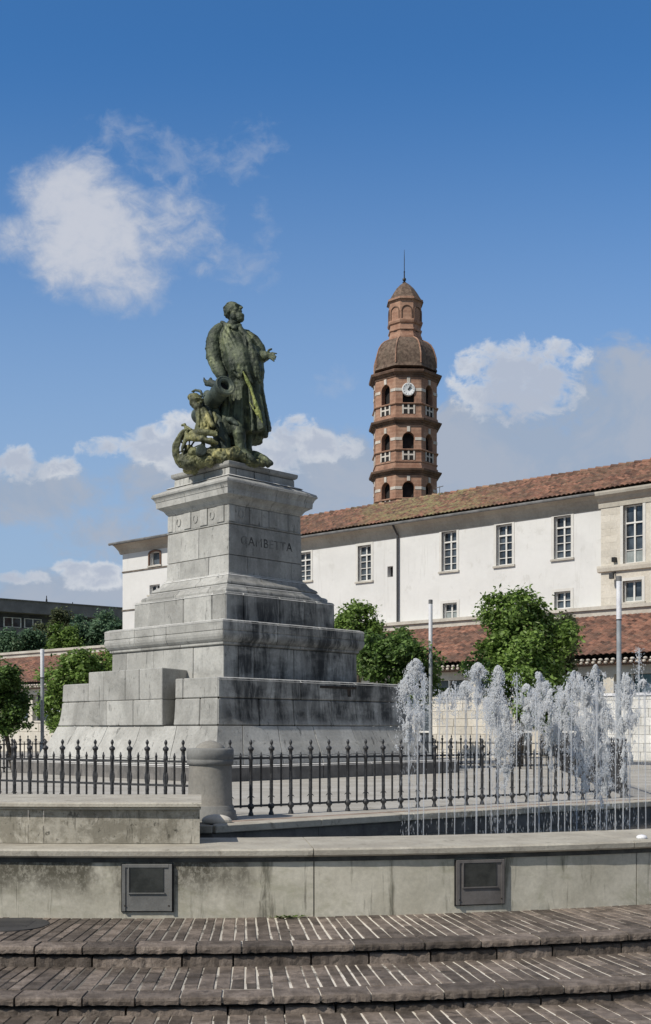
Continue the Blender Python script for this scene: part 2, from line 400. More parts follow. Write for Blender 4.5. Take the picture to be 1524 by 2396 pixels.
hard = blobs([(1220, 905, 150, 110, 1.35), (560, 1060, 180, 70, .6), (1120, 862, 62, 48, .6), (1235, 868, 85, 45, .6), (1300, 838, 80, 42, .7), (1180, 925, 115, 55, 1), (1215, 965, 85, 40, .8), (370, 1040, 110, 50, 1), (250, 1048, 85, 28, .8),
              (430, 1008, 60, 45, 1), (440, 1080, 80, 50, .8), (680, 1012, 65, 45, 1), (760, 1045, 95, 40, 1), (640, 1060, 90, 60, .8), (35, 1090, 80, 52, 1), (135, 1092, 65, 30, .8),
              (170, 1332, 50, 24, 1), (243, 1335, 42, 22, 1), (215, 1358, 70, 25, .8), (50, 1352, 80, 20, .8)])
bank = blobs([(1240, 1090, 330, 190, 1.2), (1470, 960, 170, 150, 1), (1120, 1030, 180, 110, 1), (740, 1110, 230, 110, 1.2), (470, 1130, 230, 90, .9), (60, 1150, 190, 80, .9), (150, 1400, 260, 70, 1.2), (330, 1250, 200, 60, .4)])
As = nt.ramp(nt.math('ADD', soft, nt.math('ADD', nt.math('MULTIPLY', nn, .62), .12)), -.05, 1.1, 0, .9)
Aw = nt.ramp(nt.math('ADD', wisp, nt.math('MULTIPLY', nn, 1.2)), .0, 1.3, 0, .38)
hf = nt.math('ADD', nt.math('ADD', hard, .08), nt.math('MULTIPLY', nn, 1.3))
Ah = nt.ramp(hf, -.05, .85, 0, .93)
Ab = nt.ramp(nt.math('ADD', bank, nt.math('MULTIPLY', nn, .8)), -.35, .7, 0, .93)
hs = nt.ramp(nt.math('ADD', hard, nt.math('MULTIPLY', nt.math('SUBTRACT', n2, .5), 3.0)), .1, 1.1)
ccol = nt.mix(hs, (6.5, 6.8, 7.3), (4.5, 5.0, 6.0))
scol = nt.mix(nt.ramp(nt.math('ADD', soft, nt.math('MULTIPLY', nn, .7)), .2, 1.3), (4.2, 4.8, 6.0), (6.0, 6.2, 6.8))
bcol = nt.mix(nt.ramp(n1, .4, .6), (3.35, 4.1, 5.3), (3.9, 4.4, 5.3))
skyc = nt.mix(1.0, sky.outputs[0], (.52, 1.05, 1.46), 'MULTIPLY')
skyc = nt.mix(nt.ramp(V, .02, .62, .95, 0), skyc, (3.45, 4.55, 6.1))
c = nt.mix(Aw, skyc, (4.2, 4.8, 6.0)); c = nt.mix(As, c, scol); c = nt.mix(Ab, c, bcol); c = nt.mix(Ah, c, ccol)
# unseen grey cloud added overhead and behind the camera to tame blue ambient light
beh = nt.math('MAXIMUM', nt.ramp(V, .75, 1.3), nt.ramp(sp.outputs[1], .05, -.15))
c = nt.mix(nt.math('MULTIPLY', beh, nt.ramp(nt.noise(tc, 2.6, 6, .6), .40, .56, .25, .85)), c, (2.9, 2.75, 2.6))
nt.l.new(c, bg.inputs[0])

# ------------------------------------------------------------------ foreground: steps, wall, basin
CC = Vector((-1.8, 25.66))
def ring(r, a, z): return Vector((CC.x+r*math.sin(a), CC.y-r*math.cos(a), z))
def arc_block(mb, r0, r1, a0, a1, z0, z1, tone=.5, seg=None):
    """ring sector, r0 outer (near the camera), r1 inner"""
    n = seg or max(1, int(abs(a1-a0)*r0/.35))
    A = [a0+(a1-a0)*k/n for k in range(n+1)]
    rows = [[ring(r0, a, z0) for a in A], [ring(r0, a, z1) for a in A], [ring(r1, a, z1) for a in A], [ring(r1, a, z0) for a in A]]
    mb.grid(rows, tone); mb.grid([rows[3], rows[0]], tone)
    mb.face([r[0] for r in rows][::-1], tone); mb.face([r[-1] for r in rows], tone)

AL, AR = -.62, .75
STEP1, STEP2 = -.17, -.31
def strips(mb, r0, r1, z, w=.10, lens=(.16, .60)):
    a = AL
    while a < AR:
        ww = w*rnd.uniform(.8, 1.35); a2 = a+ww/r0
        g = .0085/r0
        r = r0
        while r > r1+.02:
            L = rnd.uniform(*lens); rr = max(r1, r-L)
            if rr-r1 < .12: rr = r1
            zz = z+rnd.uniform(-.0015, .003); j = lambda: rnd.uniform(-.0012, .0012)
            sk = rnd.uniform(-.0006, .0006)
            k = [ring(r-.005+j(), a+g+sk, 0), ring(r-.005+j(), a2-g, 0), ring(rr+.005+j(), a2-g, 0), ring(rr+.005+j(), a+g, 0)]
            mb.hexa([(q.x, q.y, zz-.04) for q in k]+[(q.x, q.y, zz+j()) for q in k], rnd.random())
            r = rr
        a = a2
def nosing(mb, r0, r1, z0, z1, w, jr=.007):
    a = AL
    while a < AR:
        ww = rnd.uniform(*w); a2 = a+ww/r0; n = max(2, int(ww/.035)); g = .008/r0
        t = rnd.random()
        A = [a+g+(a2-a-2*g)*k/n for k in range(n+1)]
        jj = [rnd.uniform(-jr, jr) for _ in A]; j2 = [rnd.uniform(-jr*1.6, jr*.3) for _ in A]; j3 = [rnd.uniform(-jr, jr)*.7 for _ in A]
        dz = rnd.uniform(-.004, .004)
        rows = [[ring(r0+jj[k]+j2[k], q, z0+j3[k]) for k, q in enumerate(A)], [ring(r0+jj[k], q, (z0+z1)/2+j3[k]) for k, q in enumerate(A)],
                [ring(r0-.006+jj[k]*.6, q, z1+dz-.006-abs(j3[k])*.3) for k, q in enumerate(A)], [ring(r0-.04, q, z1+dz) for q in A],
                [ring(r1+.012, q, z1+dz) for q in A], [ring(r1+.012, q, z0) for q in A]]
        mb.grid(rows, t); mb.grid([rows[5], rows[0]], t)
        mb.face([r[0] for r in rows][::-1], t); mb.face([r[-1] for r in rows], t)
        a = a2
rN1, rN2 = 16.42, 17.46
st = MB(); strips(st, rN1-.262, 14.9, 0.0); nosing(st, rN1, rN1-.25, -.056, .003, (.30, .62))
nosing(st, rN1-.028, rN1-.35, -.30, -.085, (.35, .75), .008)
strips(st, rN2-.262, rN1-.06, STEP1); nosing(st, rN2, rN2-.25, STEP1-.056, STEP1+.003, (.30, .65))
nosing(st, rN2-.03, rN2-.35, -.45, STEP1-.088, (.35, .75), .008)
struct('steps', st, 'sett', bevel=.004)
mo = MB()
arc_block(mo, rN1-.03, 14.7, AL, AR, -.05, -.006); arc_block(mo, rN2-.03, rN1-.3, AL, AR, STEP1-.05, STEP1-.006)
struct('step_mortar', mo, 'mortar')
mo = MB(); arc_block(mo, rN1-.12, 14.8, AL, AR, -.6, -.052); arc_block(mo, rN2-.12, rN1-.3, AL, AR, -.7, STEP1-.052); struct('step_core', mo, 'black')
gr = MB(); strips(gr, 20.2, rN2-.08, STEP2, .14, (.16, .26)); struct('street_paving', gr, 'sett', bevel=.004)
gm = MB(); arc_block(gm, 20.25, rN2-.1, AL, AR, -.5, STEP2-.007); struct('street_mortar', gm, 'mortar')
g = MB(); g.face([(-900, -300, -.45), (900, -300, -.45), (900, 2500, -.45), (-900, 2500, -.45)]); struct('ground', g, 'asphalt')

# basin wall with its coping
t = thing('basin_wall', 'low curved concrete basin wall with a projecting stone coping, in front of the fountain', 'wall', tuple(ring(15, 0, 0)))
def px_ang(x, r):
    lo, hi = -.8, .9
    for _ in range(50):
        m_ = (lo+hi)/2; p = ring(r, m_, 0)
        if p.x/p.y*F+CX0 < x: lo = m_
        else: hi = m_
    return lo
jts = [AL]+[px_ang(x, 15) for x in (-900, 735, 1490, 2100)]+[AR]
wb = MB(); cb = MB()
for a, b in zip(jts[:-1], jts[1:]):
    tt = rnd.random(); arc_block(wb, 15, 14.45, a+.0004, b-.0004, -.05, .57, tt)
wall_o = put('wall_body', wb, 'concrete', t, bevel=.008)
wj = MB(); arc_block(wj, 14.985, 14.5, AL, AR, -.05, .56); put('joint_fill', wj, 'joint', t)
jc = [AL]+[px_ang(x, 15.1) for x in (-500, -130, 735, 1490, 1800)]+[AR]
for a, b in zip(jc[:-1], jc[1:]):
    n = max(1, int((b-a)*15/.12)); A = [a+.0003+(b-a-.0006)*k/n for k in range(n+1)]; tt = rnd.random()
    jn = [noise.noise(Vector((q*60, 3, 1)))*.006 for q in A]
    prof = [(15.02, .57), (15.05, .575), (15.068, .59), (15.072, .635), (15.05, .652), (13.98, .66), (13.96, .57)]
    rows = [[ring(r+(jn[k] if i < 5 else 0), q, z+jn[k]*.5) for k, q in enumerate(A)] for i, (r, z) in enumerate(prof)]
    cb.grid(rows, tt); cb.grid([rows[-1], rows[0]], tt); cb.face([r[0] for r in rows][::-1], tt); cb.face([r[-1] for r in rows], tt)
put('coping', cb, 'cap', t)
ld = MB(); arc_block(ld, 15.012, 14.9, AL, AR, .525, .569); put('ledge', ld, 'joint', t)

def cabinet(x0, x1, y0, y1, mat, lab):
    a0, a1 = px_ang(x0, 15.05), px_ang(x1, 15.05); am = (a0+a1)/2
    D = ring(15.05, am, 0).y
    z1 = min(EYE+(HY-y0)/F*D, .517); z0 = EYE+(HY-y1)/F*D
    th = thing('access_panel', lab, 'panel', tuple(ring(15.05, am, z0)))
    m = MB(); arc_block(m, 15.03, 14.98, a0, a1, z0, z1, seg=2)
    da = .006/15
    arc_block(m, 15.04, 14.99, a0, a0+.03/15*1.0, z0, z1, seg=1); arc_block(m, 15.04, 14.99, a1-.03/15, a1, z0, z1, seg=1)
    arc_block(m, 15.042, 14.99, a0+.031/15, a1-.031/15, z1-.03, z1-.001, seg=1)
    put('panel_plate', m, mat, th, bevel=.003)
    s = MB(); w = a1-a0
    arc_block(s, 15.037, 15.0, a0+w*.15, a1-w*.17, z0+(z1-z0)*.40, z0+(z1-z0)*.915, seg=1); put('screen', s, 'panel_glass', th)
    s = MB(); arc_block(s, 15.046, 15.0, a0+w*.12, a0+w*.145, z0+(z1-z0)*.37, z0+(z1-z0)*.93, seg=1)
    arc_block(s, 15.046, 15.0, a0+w*.1455, a1-w*.145, z0+(z1-z0)*.37, z0+(z1-z0)*.395, seg=1); put('screen_frame', s, mat, th)
    for ca in (a0+w*.06, a1-w*.06):
        s = MB(); p = ring(15.035, ca, z0+.05); s.lathe(p, [(.008, 0), (.008, .008)], 8, axis=(math.sin(ca), -math.cos(ca), 0)); put('screw', s, 'rust', th)
    s = MB(); arc_block(s, 15.014, 14.98, a0-.012/15, a1+.014/15, z0-.012, z1+.003, seg=1); put('shadow_gap', s, 'black', th)
cabinet(285, 402, 2023, 2133, 'panel_metal', 'pale grey metal access panel in the stained left part of the basin wall')
cabinet(1070, 1182, 2012, 2117, 'panel_dark', 'brownish dark metal access panel set in the clean right part of the basin wall')

# dark ribbed disc put in to stand for a shadow on the step
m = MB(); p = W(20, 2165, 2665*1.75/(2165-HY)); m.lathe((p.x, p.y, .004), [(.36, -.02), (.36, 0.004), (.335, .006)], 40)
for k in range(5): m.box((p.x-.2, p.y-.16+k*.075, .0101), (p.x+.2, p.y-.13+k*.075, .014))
tag(put('shadow_disc', m, 'asphalt'), 'round dark disc standing in for a shadow on the upper step at the foot of the basin wall', 'shadow disc')

# weeds at the foot of the wall
def weed(px, py, lab, n=60, s=.10):
    D = F*EYE/(py-HY); c = W(px, py, D); c.z = .01
    mb = MB()
    for _ in range(n):
        a = rnd.uniform(0, 6.28); l = rnd.uniform(.3, 1)*s; q = c+Vector((rnd.gauss(0, s*.5), rnd.uniform(-.03, .01), 0))
        d = Vector((math.cos(a)*l, -abs(math.sin(a))*l*.5, rnd.uniform(.15, .8)*l*.6)); w_ = Vector((-d.y, d.x, .01)).normalized()*l*.22
        mb.face([q, q+d*.5+w_, q+d, q+d*.5-w_], rnd.random())
    return tag(put('weed', mb, 'leaf'), lab, 'plant')
weed(668, 2150, 'small green weed growing at the foot of the basin wall beside the wall joint')
weed(700, 2147, 'low pale weed creeping along the wall foot right of the larger weed', 30, .06)

# upper block on the left
t = thing('low_block_wall', 'stained low concrete block wall with a slab top standing on the left end of the basin coping', 'wall', (-3, 11.5, .66))
ub = MB(); uc = MB(); gx = -1.2335
def rblock(mb, r0, r1, x0, x1, z0, z1, tone, seg=10):
    """from image column x0 to x1 both measured at the front; ends cut along the sight line"""
    def pt(r, x):
        a = px_ang(x, r); return ring(r, a, 0)
    xs = [x0+(x1-x0)*k/seg for k in range(seg+1)]
    fr = [pt(r0, x) for x in xs]; bk = [pt(r1, x) for x in xs]
    rows = [[(q.x, q.y, z0) for q in fr], [(q.x, q.y, z1) for q in fr], [(q.x, q.y, z1) for q in bk], [(q.x, q.y, z0) for q in bk]]
    mb.grid(rows, tone); mb.grid([rows[3], rows[0]], tone); mb.face([r[0] for r in rows][::-1], tone); mb.face([r[-1] for r in rows], tone)
xj = [-900, -420, -130, 66, 102, 468]
for a, b in zip(xj[:-1], xj[1:]): rblock(ub, 14.58, 13.3, a+.5, b-.5, .66, .99, rnd.random())
put('block_body', ub, 'block', t, bevel=.006)
rblock(uc, 14.62, 13.25, -900, 470.5, .992, 1.022, .5, 40); rblock(uc, 14.66, 13.2, -900, 471.5, 1.022, 1.062, .6, 40)
put('slab_top', uc, 'cap', t, bevel=.01)

# water, inner kerb and the raised plaza
PZ = .74
kA = [(-30, 24), (-9, 17.0), (-4.4, 13.75), (-1.7, 12.15), (-1.2, 12.12), (1.04, 13.9), (4.72, 16.45), (30, 25)]
wt = MB(); wt.face([(-30, 9.5, .5), (40, 9.5, .5), (40, 30, .5), (-30, 30, .5)])
# trim the water to the basin ring
wt = MB(); A = [AL+(AR-AL)*k/60 for k in range(61)]
wt.grid([[ring(14.45, a, .50) for a in A], [ring(8.0, a, .50) for a in A]])
o = struct('water', wt, 'water')
pl = MB()
far = [(400, 400), (-400, 400)]
pl.face([(x, y, PZ) for x, y in kA]+[(400, 60, PZ), (400, 700, PZ), (-400, 700, PZ), (-400, 60, PZ)])
struct('plaza', pl, 'plaza')
kb = MB(); kf = MB()
for (x0, y0), (x1, y1) in zip(kA[:-1], kA[1:]):
    d = Vector((x1-x0, y1-y0)); L = d.length; d /= L; nrm = Vector((d.y, -d.x)); n = max(1, int(L/1.1))
    for k in range(n):
        a = Vector((x0, y0))+d*(L*k/n); b = Vector((x0, y0))+d*(L*(k+1)/n)
        q = [a+nrm*.06, b+nrm*.06, b-nrm*.24, a-nrm*.24]
        kb.hexa([(v.x, v.y, PZ-.07) for v in q]+[(v.x, v.y, PZ+.012) for v in q], rnd.random())
        q = [a+nrm*.0, b+nrm*.0, b-nrm*.2, a-nrm*.2]
        kf.hexa([(v.x, v.y, .2) for v in q]+[(v.x, v.y, PZ-.072) for v in q], rnd.random())
struct('kerb', kb, 'cap', bevel=.008); struct('kerb_face', kf, 'kerb', bevel=.008)
rs = MB()   # reddish gravel strip between kerb and railing
for (x0, y0), (x1, y1) in zip(kA[2:-1], kA[3:]):
    d = Vector((x1-x0, y1-y0)); nrm = Vector((d.y, -d.x)).normalized()
    a, b = Vector((x0, y0)), Vector((x1, y1))
    rs.face([(*(a-nrm*.24), PZ+.004), (*(b-nrm*.24), PZ+.004), (*(b-nrm*.50), PZ+.004), (*(a-nrm*.50), PZ+.004)])
struct('gravel_strip', rs, 'reddish')

# ------------------------------------------------------------------ fence
def post_mesh(leaf):
    m = MB(); r = .0215
    m.lathe((0, 0, 0), [(.032, 0), (.032, .02), (.020, .05), (.02, .075), (.037, .092), (.042, .112), (.036, .132), (.02, .148), (r, .16), (r, .30), (.024, .315), (r, .33),
                        (r, .66), (.027, .668), (.027, .712), (r, .72), (r, .775), (.032, .785), (.037, .80), (.035, .815), (.018, .828), (.010, .838),
                        (.010, .85), (.019, .868), (.02, .885), (.012, .903), (.003, .915)], 10)
    for s in (-1, 1): m.tube([(s*.01, 0, .235), (s*.035, 0, .225), (s*.05, 0, .21)], [.008, .006, .002], 5)
    if leaf:
        m.ball((0, 0, .45), (.042, .014, .10), n=12, m=8)
    return m.mesh('fence_post')
def bar_mesh():
    m = MB(); m.lathe((0, 0, .10), [(.0125, 0), (.0125, .60), (.016, .605), (.016, .62), (.0125, .625), (.004, .66)], 8)
    return m.mesh('bar')
PM = {False: post_mesh(False), True: post_mesh(True)}; BM_ = bar_mesh()
for me in list(PM.values())+[BM_]:
    me.materials.append(M['iron']); me.polygons.foreach_set('use_smooth', [True]*len(me.polygons))
def fence(p0, p1, label, s=.285, leaf=False, railz=(.118, .69), dz=0, extra=()):
    p0 = Vector(p0); p1 = Vector(p1); d = p1-p0; L = d.length; d /= L; ang = math.atan2(d.y, d.x)
    th = thing('iron_fence', label, 'fence', (p0.x, p0.y, PZ), 'iron railings round the monument')
    n = int(L/s)
    for k in range(n+1):
        q = d*(s*(k+.3)); 
        if s*(k+.3) > L: break
        o = bpy.data.objects.new('fence_post', PM[leaf]); COL.objects.link(o); o.parent = th; o.location = (q.x, q.y, dz); o.rotation_euler = (rnd.uniform(-.012, .012), rnd.uniform(-.012, .012), ang)
        q = d*(s*(k+.8))
        if s*(k+.8) > L: break
        o = bpy.data.objects.new('bar', BM_); COL.objects.link(o); o.parent = th; o.location = (q.x, q.y, dz+rnd.uniform(-.004, .004)); o.rotation_euler = (0, 0, ang)
    for z in railz:
        m = MB(); nn_ = Vector((-d.y, d.x))*.010
        a, b = p0, p1
        m.hexa([(*(a-nn_), PZ+z-.013), (*(b-nn_), PZ+z-.013), (*(b+nn_), PZ+z-.013), (*(a+nn_), PZ+z-.013),
                (*(a-nn_), PZ+z+.013), (*(b-nn_), PZ+z+.013), (*(b+nn_), PZ+z+.013), (*(a+nn_), PZ+z+.013)])
        put('rail', m, 'iron', th)
    # thin wire hoops above the upper rail
    m = MB(); k = 0
    while s*(k+1.3) < L:
        a = p0+d*(s*(k+.3)); b = p0+d*(s*(k+1.3)); pts = []
        for i in range(7):
            f = i/6; q = a.lerp(b, f); pts.append((q.x, q.y, PZ+railz[1]+.012+.028*math.sin(math.pi*f)**.5))
        m.tube(pts, .0035, 4); k += 1
    put('wire_trim', m, 'iron', th)
fence((-1.20, 13.44), (4.62, 17.42), 'black iron railing with knobbed posts running right from the stone bollard behind the water jets')
fence((4.66, 17.6), (6.2, 30), 'black iron railing section receding edge on behind the thickest water jets at right', .30)
fence((6.1, 30.3), (-1.5, 35.5), 'distant black iron railing glimpsed behind the right foot of the monument', .30)
fence((-1.60, 13.38), (-8.4, 17.35), 'black iron railing with leaf shaped bosses running left from the stone bollard', .275, True, (.37, .655))
fence((-9.9, 24.5), (-4.5, 35.5), 'distant black iron railing glimpsed behind the left foot of the monument', .30)

bp = Vector((-1.325, 13.08, PZ))
t = thing('stone_bollard', 'thick round stone bollard with a domed cap at the corner of the iron railings', 'bollard', tuple(bp))
m = MB(); m.lathe(bp, [(.315, 0), (.315, .03), (.30, .05), (.295, .10), (.275, .115), (.275, .155), (.262, .165)], 48); put('foot', m, 'bollard_band', t, True)
m = MB(); m.lathe(bp, [(.262, .165), (.256, .18), (.243, .62), (.243, .625)], 48); put('drum', m, 'bollard', t, True)
m = MB(); m.lathe(bp, [(.243, .625), (.262, .635), (.268, .66), (.268, .685), (.262, .692), (.270, .70), (.270, .80), (.258, .815), (.17, .82)], 48); put('collar', m, 'bollard_band', t, True)
m = MB(); m.lathe(bp, [(.17, .82), (.165, .83), (.15, .85), (.10, .885), (.04, .905), (.004, .909)], 40); put('dome', m, 'bollard', t, True)

# pale boulder beside the bollard, lump on the coping
def rock(name, c, r, mat, lab):
    m = MB(); m.ball(c, r, n=22, m=14, jit=.35); return tag(put(name, m, mat, smooth=False), lab, 'stone')
q = W(503, 1932, 12.35); rock('stone', (q.x, q.y+.12, PZ+.03), (.16, .11, .07), 'cream_stone', 'pale rough stone lying on the kerb right of the bollard foot')
q = W(1503, 1978, 11.65); rock('stone', (q.x, q.y, .667), (.055, .05, .028), 'lamp_white', 'white mortar lump lying on the coping of the basin wall at far right')

# ------------------------------------------------------------------ monument pedestal
PC = Vector((-2.24, 28.0)); S2 = math.sqrt(.5)
OUT = [Vector((-S2, -S2)), Vector((S2, -S2)), Vector((S2, S2)), Vector((-S2, S2))]
TAN = [Vector((-o.y, o.x)) for o in OUT]
def pp(side, fr, half, z): q = PC+OUT[side]*half+TAN[side]*(fr*half); return (q.x, q.y, z)
def side_block(mb, side, f0, f1, zs, hs, thick, g=.007, tone=.5, g0=True, g1=True):
    n = len(zs); inner = min(hs)-thick
    def fr(f, h, s): return f if not s else f+s*g/h
    L = [pp(side, fr(f0, h, 1 if g0 else 0), h, z) for z, h in zip(zs, hs)]
    Rr = [pp(side, fr(f1, h, -1 if g1 else 0), h, z) for z, h in zip(zs, hs)]
    Li = [pp(side, f0*1.0, inner, zs[0]), pp(side, f0, inner, zs[-1])]; Ri = [pp(side, f1, inner, zs[0]), pp(side, f1, inner, zs[-1])]
    i = len(mb.v); mb.v += L+Rr+Li+Ri
    for k in range(n-1): mb.f.append((i+k, i+n+k, i+n+k+1, i+k+1)); mb.t.append(tone)
    a = 2*n
    mb.f.append((i+n-1, i+2*n-1, i+a+3, i+a+1)); mb.t.append(tone)      # top
    mb.f.append((i, i+a, i+a+2, i+n)); mb.t.append(tone)                # bottom
    mb.f.append(tuple([i+k for k in range(n)]+[i+a+1, i+a])); mb.t.append(tone)
    mb.f.append(tuple([i+n+k for k in range(n-1, -1, -1)]+[i+a+2, i+a+3])); mb.t.append(tone)
    mb.f.append((i+a, i+a+1, i+a+3, i+a+2)); mb.t.append(tone)
def course(mb, zs, hs, joints, thick=.25, gz=.009, sides=(0, 1, 2, 3)):
    zz = list(zs); zz[-1] -= gz
    for s in sides:
        js = [-1]+list(joints[s] if isinstance(joints, dict) else joints)+[1]
        for a, b in zip(js[:-1], js[1:]):
            dj = rnd.uniform(-.003, .003)
            side_block(mb, s, a, b, zz, [h+dj for h in hs], thick, tone=rnd.random(), g0=a > -1, g1=b < 1)
def corebox(mb, z0, z1, h0, h1=None):
    h1 = h1 or h0
    b = [pp(s, -1, h0, z0) for s in range(4)]; t_ = [pp(s, -1, h1, z1) for s in range(4)]
    mb.hexa(b+t_)
ped = thing('monument_pedestal', 'tall stepped grey stone pedestal with flared base, carrying the bronze statue', 'pedestal', (PC.x, PC.y, PZ))
core = MB()
# plinth
m = MB(); course(m, [PZ-.02, 1.03, 1.06], [3.89, 3.89, 3.86], [-.6, -.2, .2, .6], .4); put('plinth', m, 'kerb', ped, bevel=.008)
# flared foot
fz = [(1.06, 3.44), (1.18, 3.40), (1.30, 3.35), (1.42, 3.29), (1.54, 3.22), (1.66, 3.165), (1.78, 3.115), (1.88, 3.08)]
m = MB(); course(m, [z for z, h in fz], [h for z, h in fz], {0: [-.72, -.3, .12, .55], 1: [-.78, -.45, -.1, .3, .68], 2: [-.5, 0, .5], 3: [-.5, 0, .5]}, .8)
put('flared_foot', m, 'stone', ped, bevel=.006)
JB = {1: [-.62, -.28, .12, .55], 2: [-.5, 0, .5], 3: [-.5, 0, .5]}
JT = {1: [-.20, .40], 2: [-.3, .3], 3: [-.3, .3]}
m = MB()
z1 = [1.885, 2.02, 2.16, 2.30, 2.46]; h1 = [3.078, 3.045, 3.025, 3.01, 3.0]; z2 = [2.465, 2.7, 2.9]; h2 = [3.0, 2.99, 2.985]
course(m, z1, h1, JB, .87, sides=(1, 2, 3)); course(m, z2, h2, JT, .86, sides=(1, 2, 3))
for (a, b) in ((.507, .80), (.80, 1), (-1, -.80), (-.80, -.547)):
    side_block(m, 0, a, b, z1[:-1]+[2.455], h1, .87, tone=rnd.random(), g0=a > -1, g1=b < 1)
for (a, b) in ((.507, .60), (.60, 1), (-1, -.62), (-.62, -.547)):
    side_block(m, 0, a, b, z2, h2, .86, tone=rnd.random(), g0=a > -1, g1=b < 1)
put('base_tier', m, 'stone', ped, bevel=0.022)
m = MB()      # projecting middle block on the left face
mh = 3.0+.13
for js, za, zb in (([-.547, -.30, .05, .417], 1.885, 2.455), ([-.547, -.34, -.05, .13, .417], 2.46, 3.15)):
    for a, b in zip(js[:-1], js[1:]):
        side_block(m, 0, a*3/mh, b*3/mh, [za, zb], [mh, mh], 1.0, tone=rnd.random())
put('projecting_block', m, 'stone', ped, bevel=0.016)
# dado
corebox(core, 1.0, 3.66, 2.10)
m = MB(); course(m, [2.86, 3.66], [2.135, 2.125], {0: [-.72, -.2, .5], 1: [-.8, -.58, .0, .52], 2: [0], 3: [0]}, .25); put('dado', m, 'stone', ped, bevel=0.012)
m = MB(); course(m, [3.66, 3.68, 3.73], [2.13, 2.17, 2.17], [-.4, .3], .3, 0); put('fillet', m, 'stone', ped, bevel=.004)
tz = [(3.73, 2.175), (3.75, 2.20), (3.79, 2.235), (3.85, 2.262), (3.91, 2.27), (3.96, 2.262), (3.98, 2.24), (3.985, 2.262), (4.19, 2.262), (4.22, 2.228)]
m = MB(); course(m, [z for z, h in tz], [h for z, h in tz], {0: [-.45, .1], 1: [-.28, .32], 2: [0], 3: [0]}, .5); put('moulded_slab', m, 'stone', ped, bevel=.012)
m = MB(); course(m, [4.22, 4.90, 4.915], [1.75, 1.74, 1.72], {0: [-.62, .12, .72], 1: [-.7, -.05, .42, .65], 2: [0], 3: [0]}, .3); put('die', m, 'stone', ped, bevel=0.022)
m = MB()
mz = [(4.915, 1.60), (4.93, 1.62), (4.97, 1.625), (5.01, 1.60), (5.03, 1.56), (5.04, 1.52), (5.10, 1.47), (5.14, 1.44)]
course(m, [z for z, h in mz], [h for z, h in mz], {0: [-.2, .6], 1: [-.6, .3], 2: [0], 3: [0]}, .4)
mz = [(5.14, 1.44), (5.16, 1.45), (5.20, 1.43), (5.24, 1.37), (5.28, 1.31), (5.33, 1.27), (5.37, 1.25), (5.375, 1.23), (5.42, 1.225), (5.43, 1.20)]
course(m, [z for z, h in mz], [h for z, h in mz], {0: [.2], 1: [-.2], 2: [0], 3: [0]}, .4)
put('shaft_base_moulding', m, 'stone', ped, bevel=.003)
corebox(core, 3.6, 5.1, 1.35); corebox(core, 5.0, 8.0, 1.0, .95)
m = MB()
course(m, [5.43, 5.52, 5.86], [1.195, 1.18, 1.172], {0: [-.55, .38], 1: [-.5, .7], 2: [0], 3: [0]}, .2)
course(m, [5.865, 6.58], [1.171, 1.157], {0: [.999*0+.05], 1: [], 2: [0], 3: [0]}, .2)
course(m, [6.62, 7.03], [1.15, 1.145], {0: [-.75, -.22, .32, .85], 1: [-.1, .25, .8], 2: [0], 3: [0]}, .2)
put('shaft', m, 'stone', ped, bevel=.005)
m = MB(); course(m, [6.583, 6.59, 6.612, 6.618], [1.16, 1.175, 1.175, 1.16], [0], .2); put('string_course', m, 'stone', ped, bevel=.002)
# frieze pilaster strips and carved wreaths
for s in (0, 1):
    for a, b in ((-.99, -.84), (-.45, -.22), (.08, .32), (.62, .85)):
        m = MB(); side_block(m, s, a, b, [6.64, 7.02], [1.172, 1.168], .06, tone=rnd.random()); put('frieze_strip', m, 'stone', ped, bevel=.004)
for s, f in ((0, -.63), (0, -.07), (0, .47), (1, -.66), (1, .2), (1, .74)):
    m = MB(); c = Vector(pp(s, f, 1.16, 6.84)); n3 = Vector((OUT[s].x, OUT[s].y, 0)); t3 = Vector((TAN[s].x, TAN[s].y, 0))
    pts = [c+t3*(.075*math.sin(a))+Vector((0, 0, .095*math.cos(a))) for a in [R(q) for q in range(25, 340, 15)]]
    m.tube(pts, [.007+.005*(k % 2) for k in range(len(pts))], 6)
    put('carved_wreath', m, 'stone', ped)
# cornice
cz = [(7.03, 1.15), (7.06, 1.17), (7.075, 1.19), (7.10, 1.20), (7.15, 1.235), (7.19, 1.30), (7.215, 1.335), (7.22, 1.36), (7.36, 1.37), (7.37, 1.385), (7.385, 1.385), (7.42, 1.40), (7.46, 1.43), (7.475, 1.45), (7.52, 1.452)]
m = MB(); course(m, [z for z, h in cz], [h for z, h in cz], {0: [-.15], 1: [.1], 2: [], 3: []}, .5); put('cornice', m, 'stone', ped, bevel=.003)
m = MB(); course(m, [7.52, 7.56, 7.66, 7.70, 7.73], [1.44, 1.42, 1.20, 1.15, 1.145], {0: [], 1: [], 2: [], 3: []}, .4); put('weathering', m, 'stone', ped)
m = MB(); course(m, [7.735, 7.93], [1.045, 1.04], {0: [-.45, .1, .85], 1: [-.8, -.25, .2], 2: [], 3: []}, .3)
course(m, [7.935, 7.96, 7.985, 8.05, 8.07], [1.05, 1.09, 1.105, 1.11, 1.10], {0: [.2], 1: [.15], 2: [], 3: []}, .9)
put('cap_block', m, 'stone', ped, bevel=.006)
corebox(core, 7.6, 8.055, .98)
put('core', core, 'joint', ped)
m = MB(); side_block(m, 1, .0, .40, [2.74, 2.80], [2.999, 2.999], .02, tone=.3); side_block(m, 1, .30, .34, [2.56, 2.735], [2.998, 2.998], .02, tone=.3); put('iron_cramp', m, 'rust', ped)
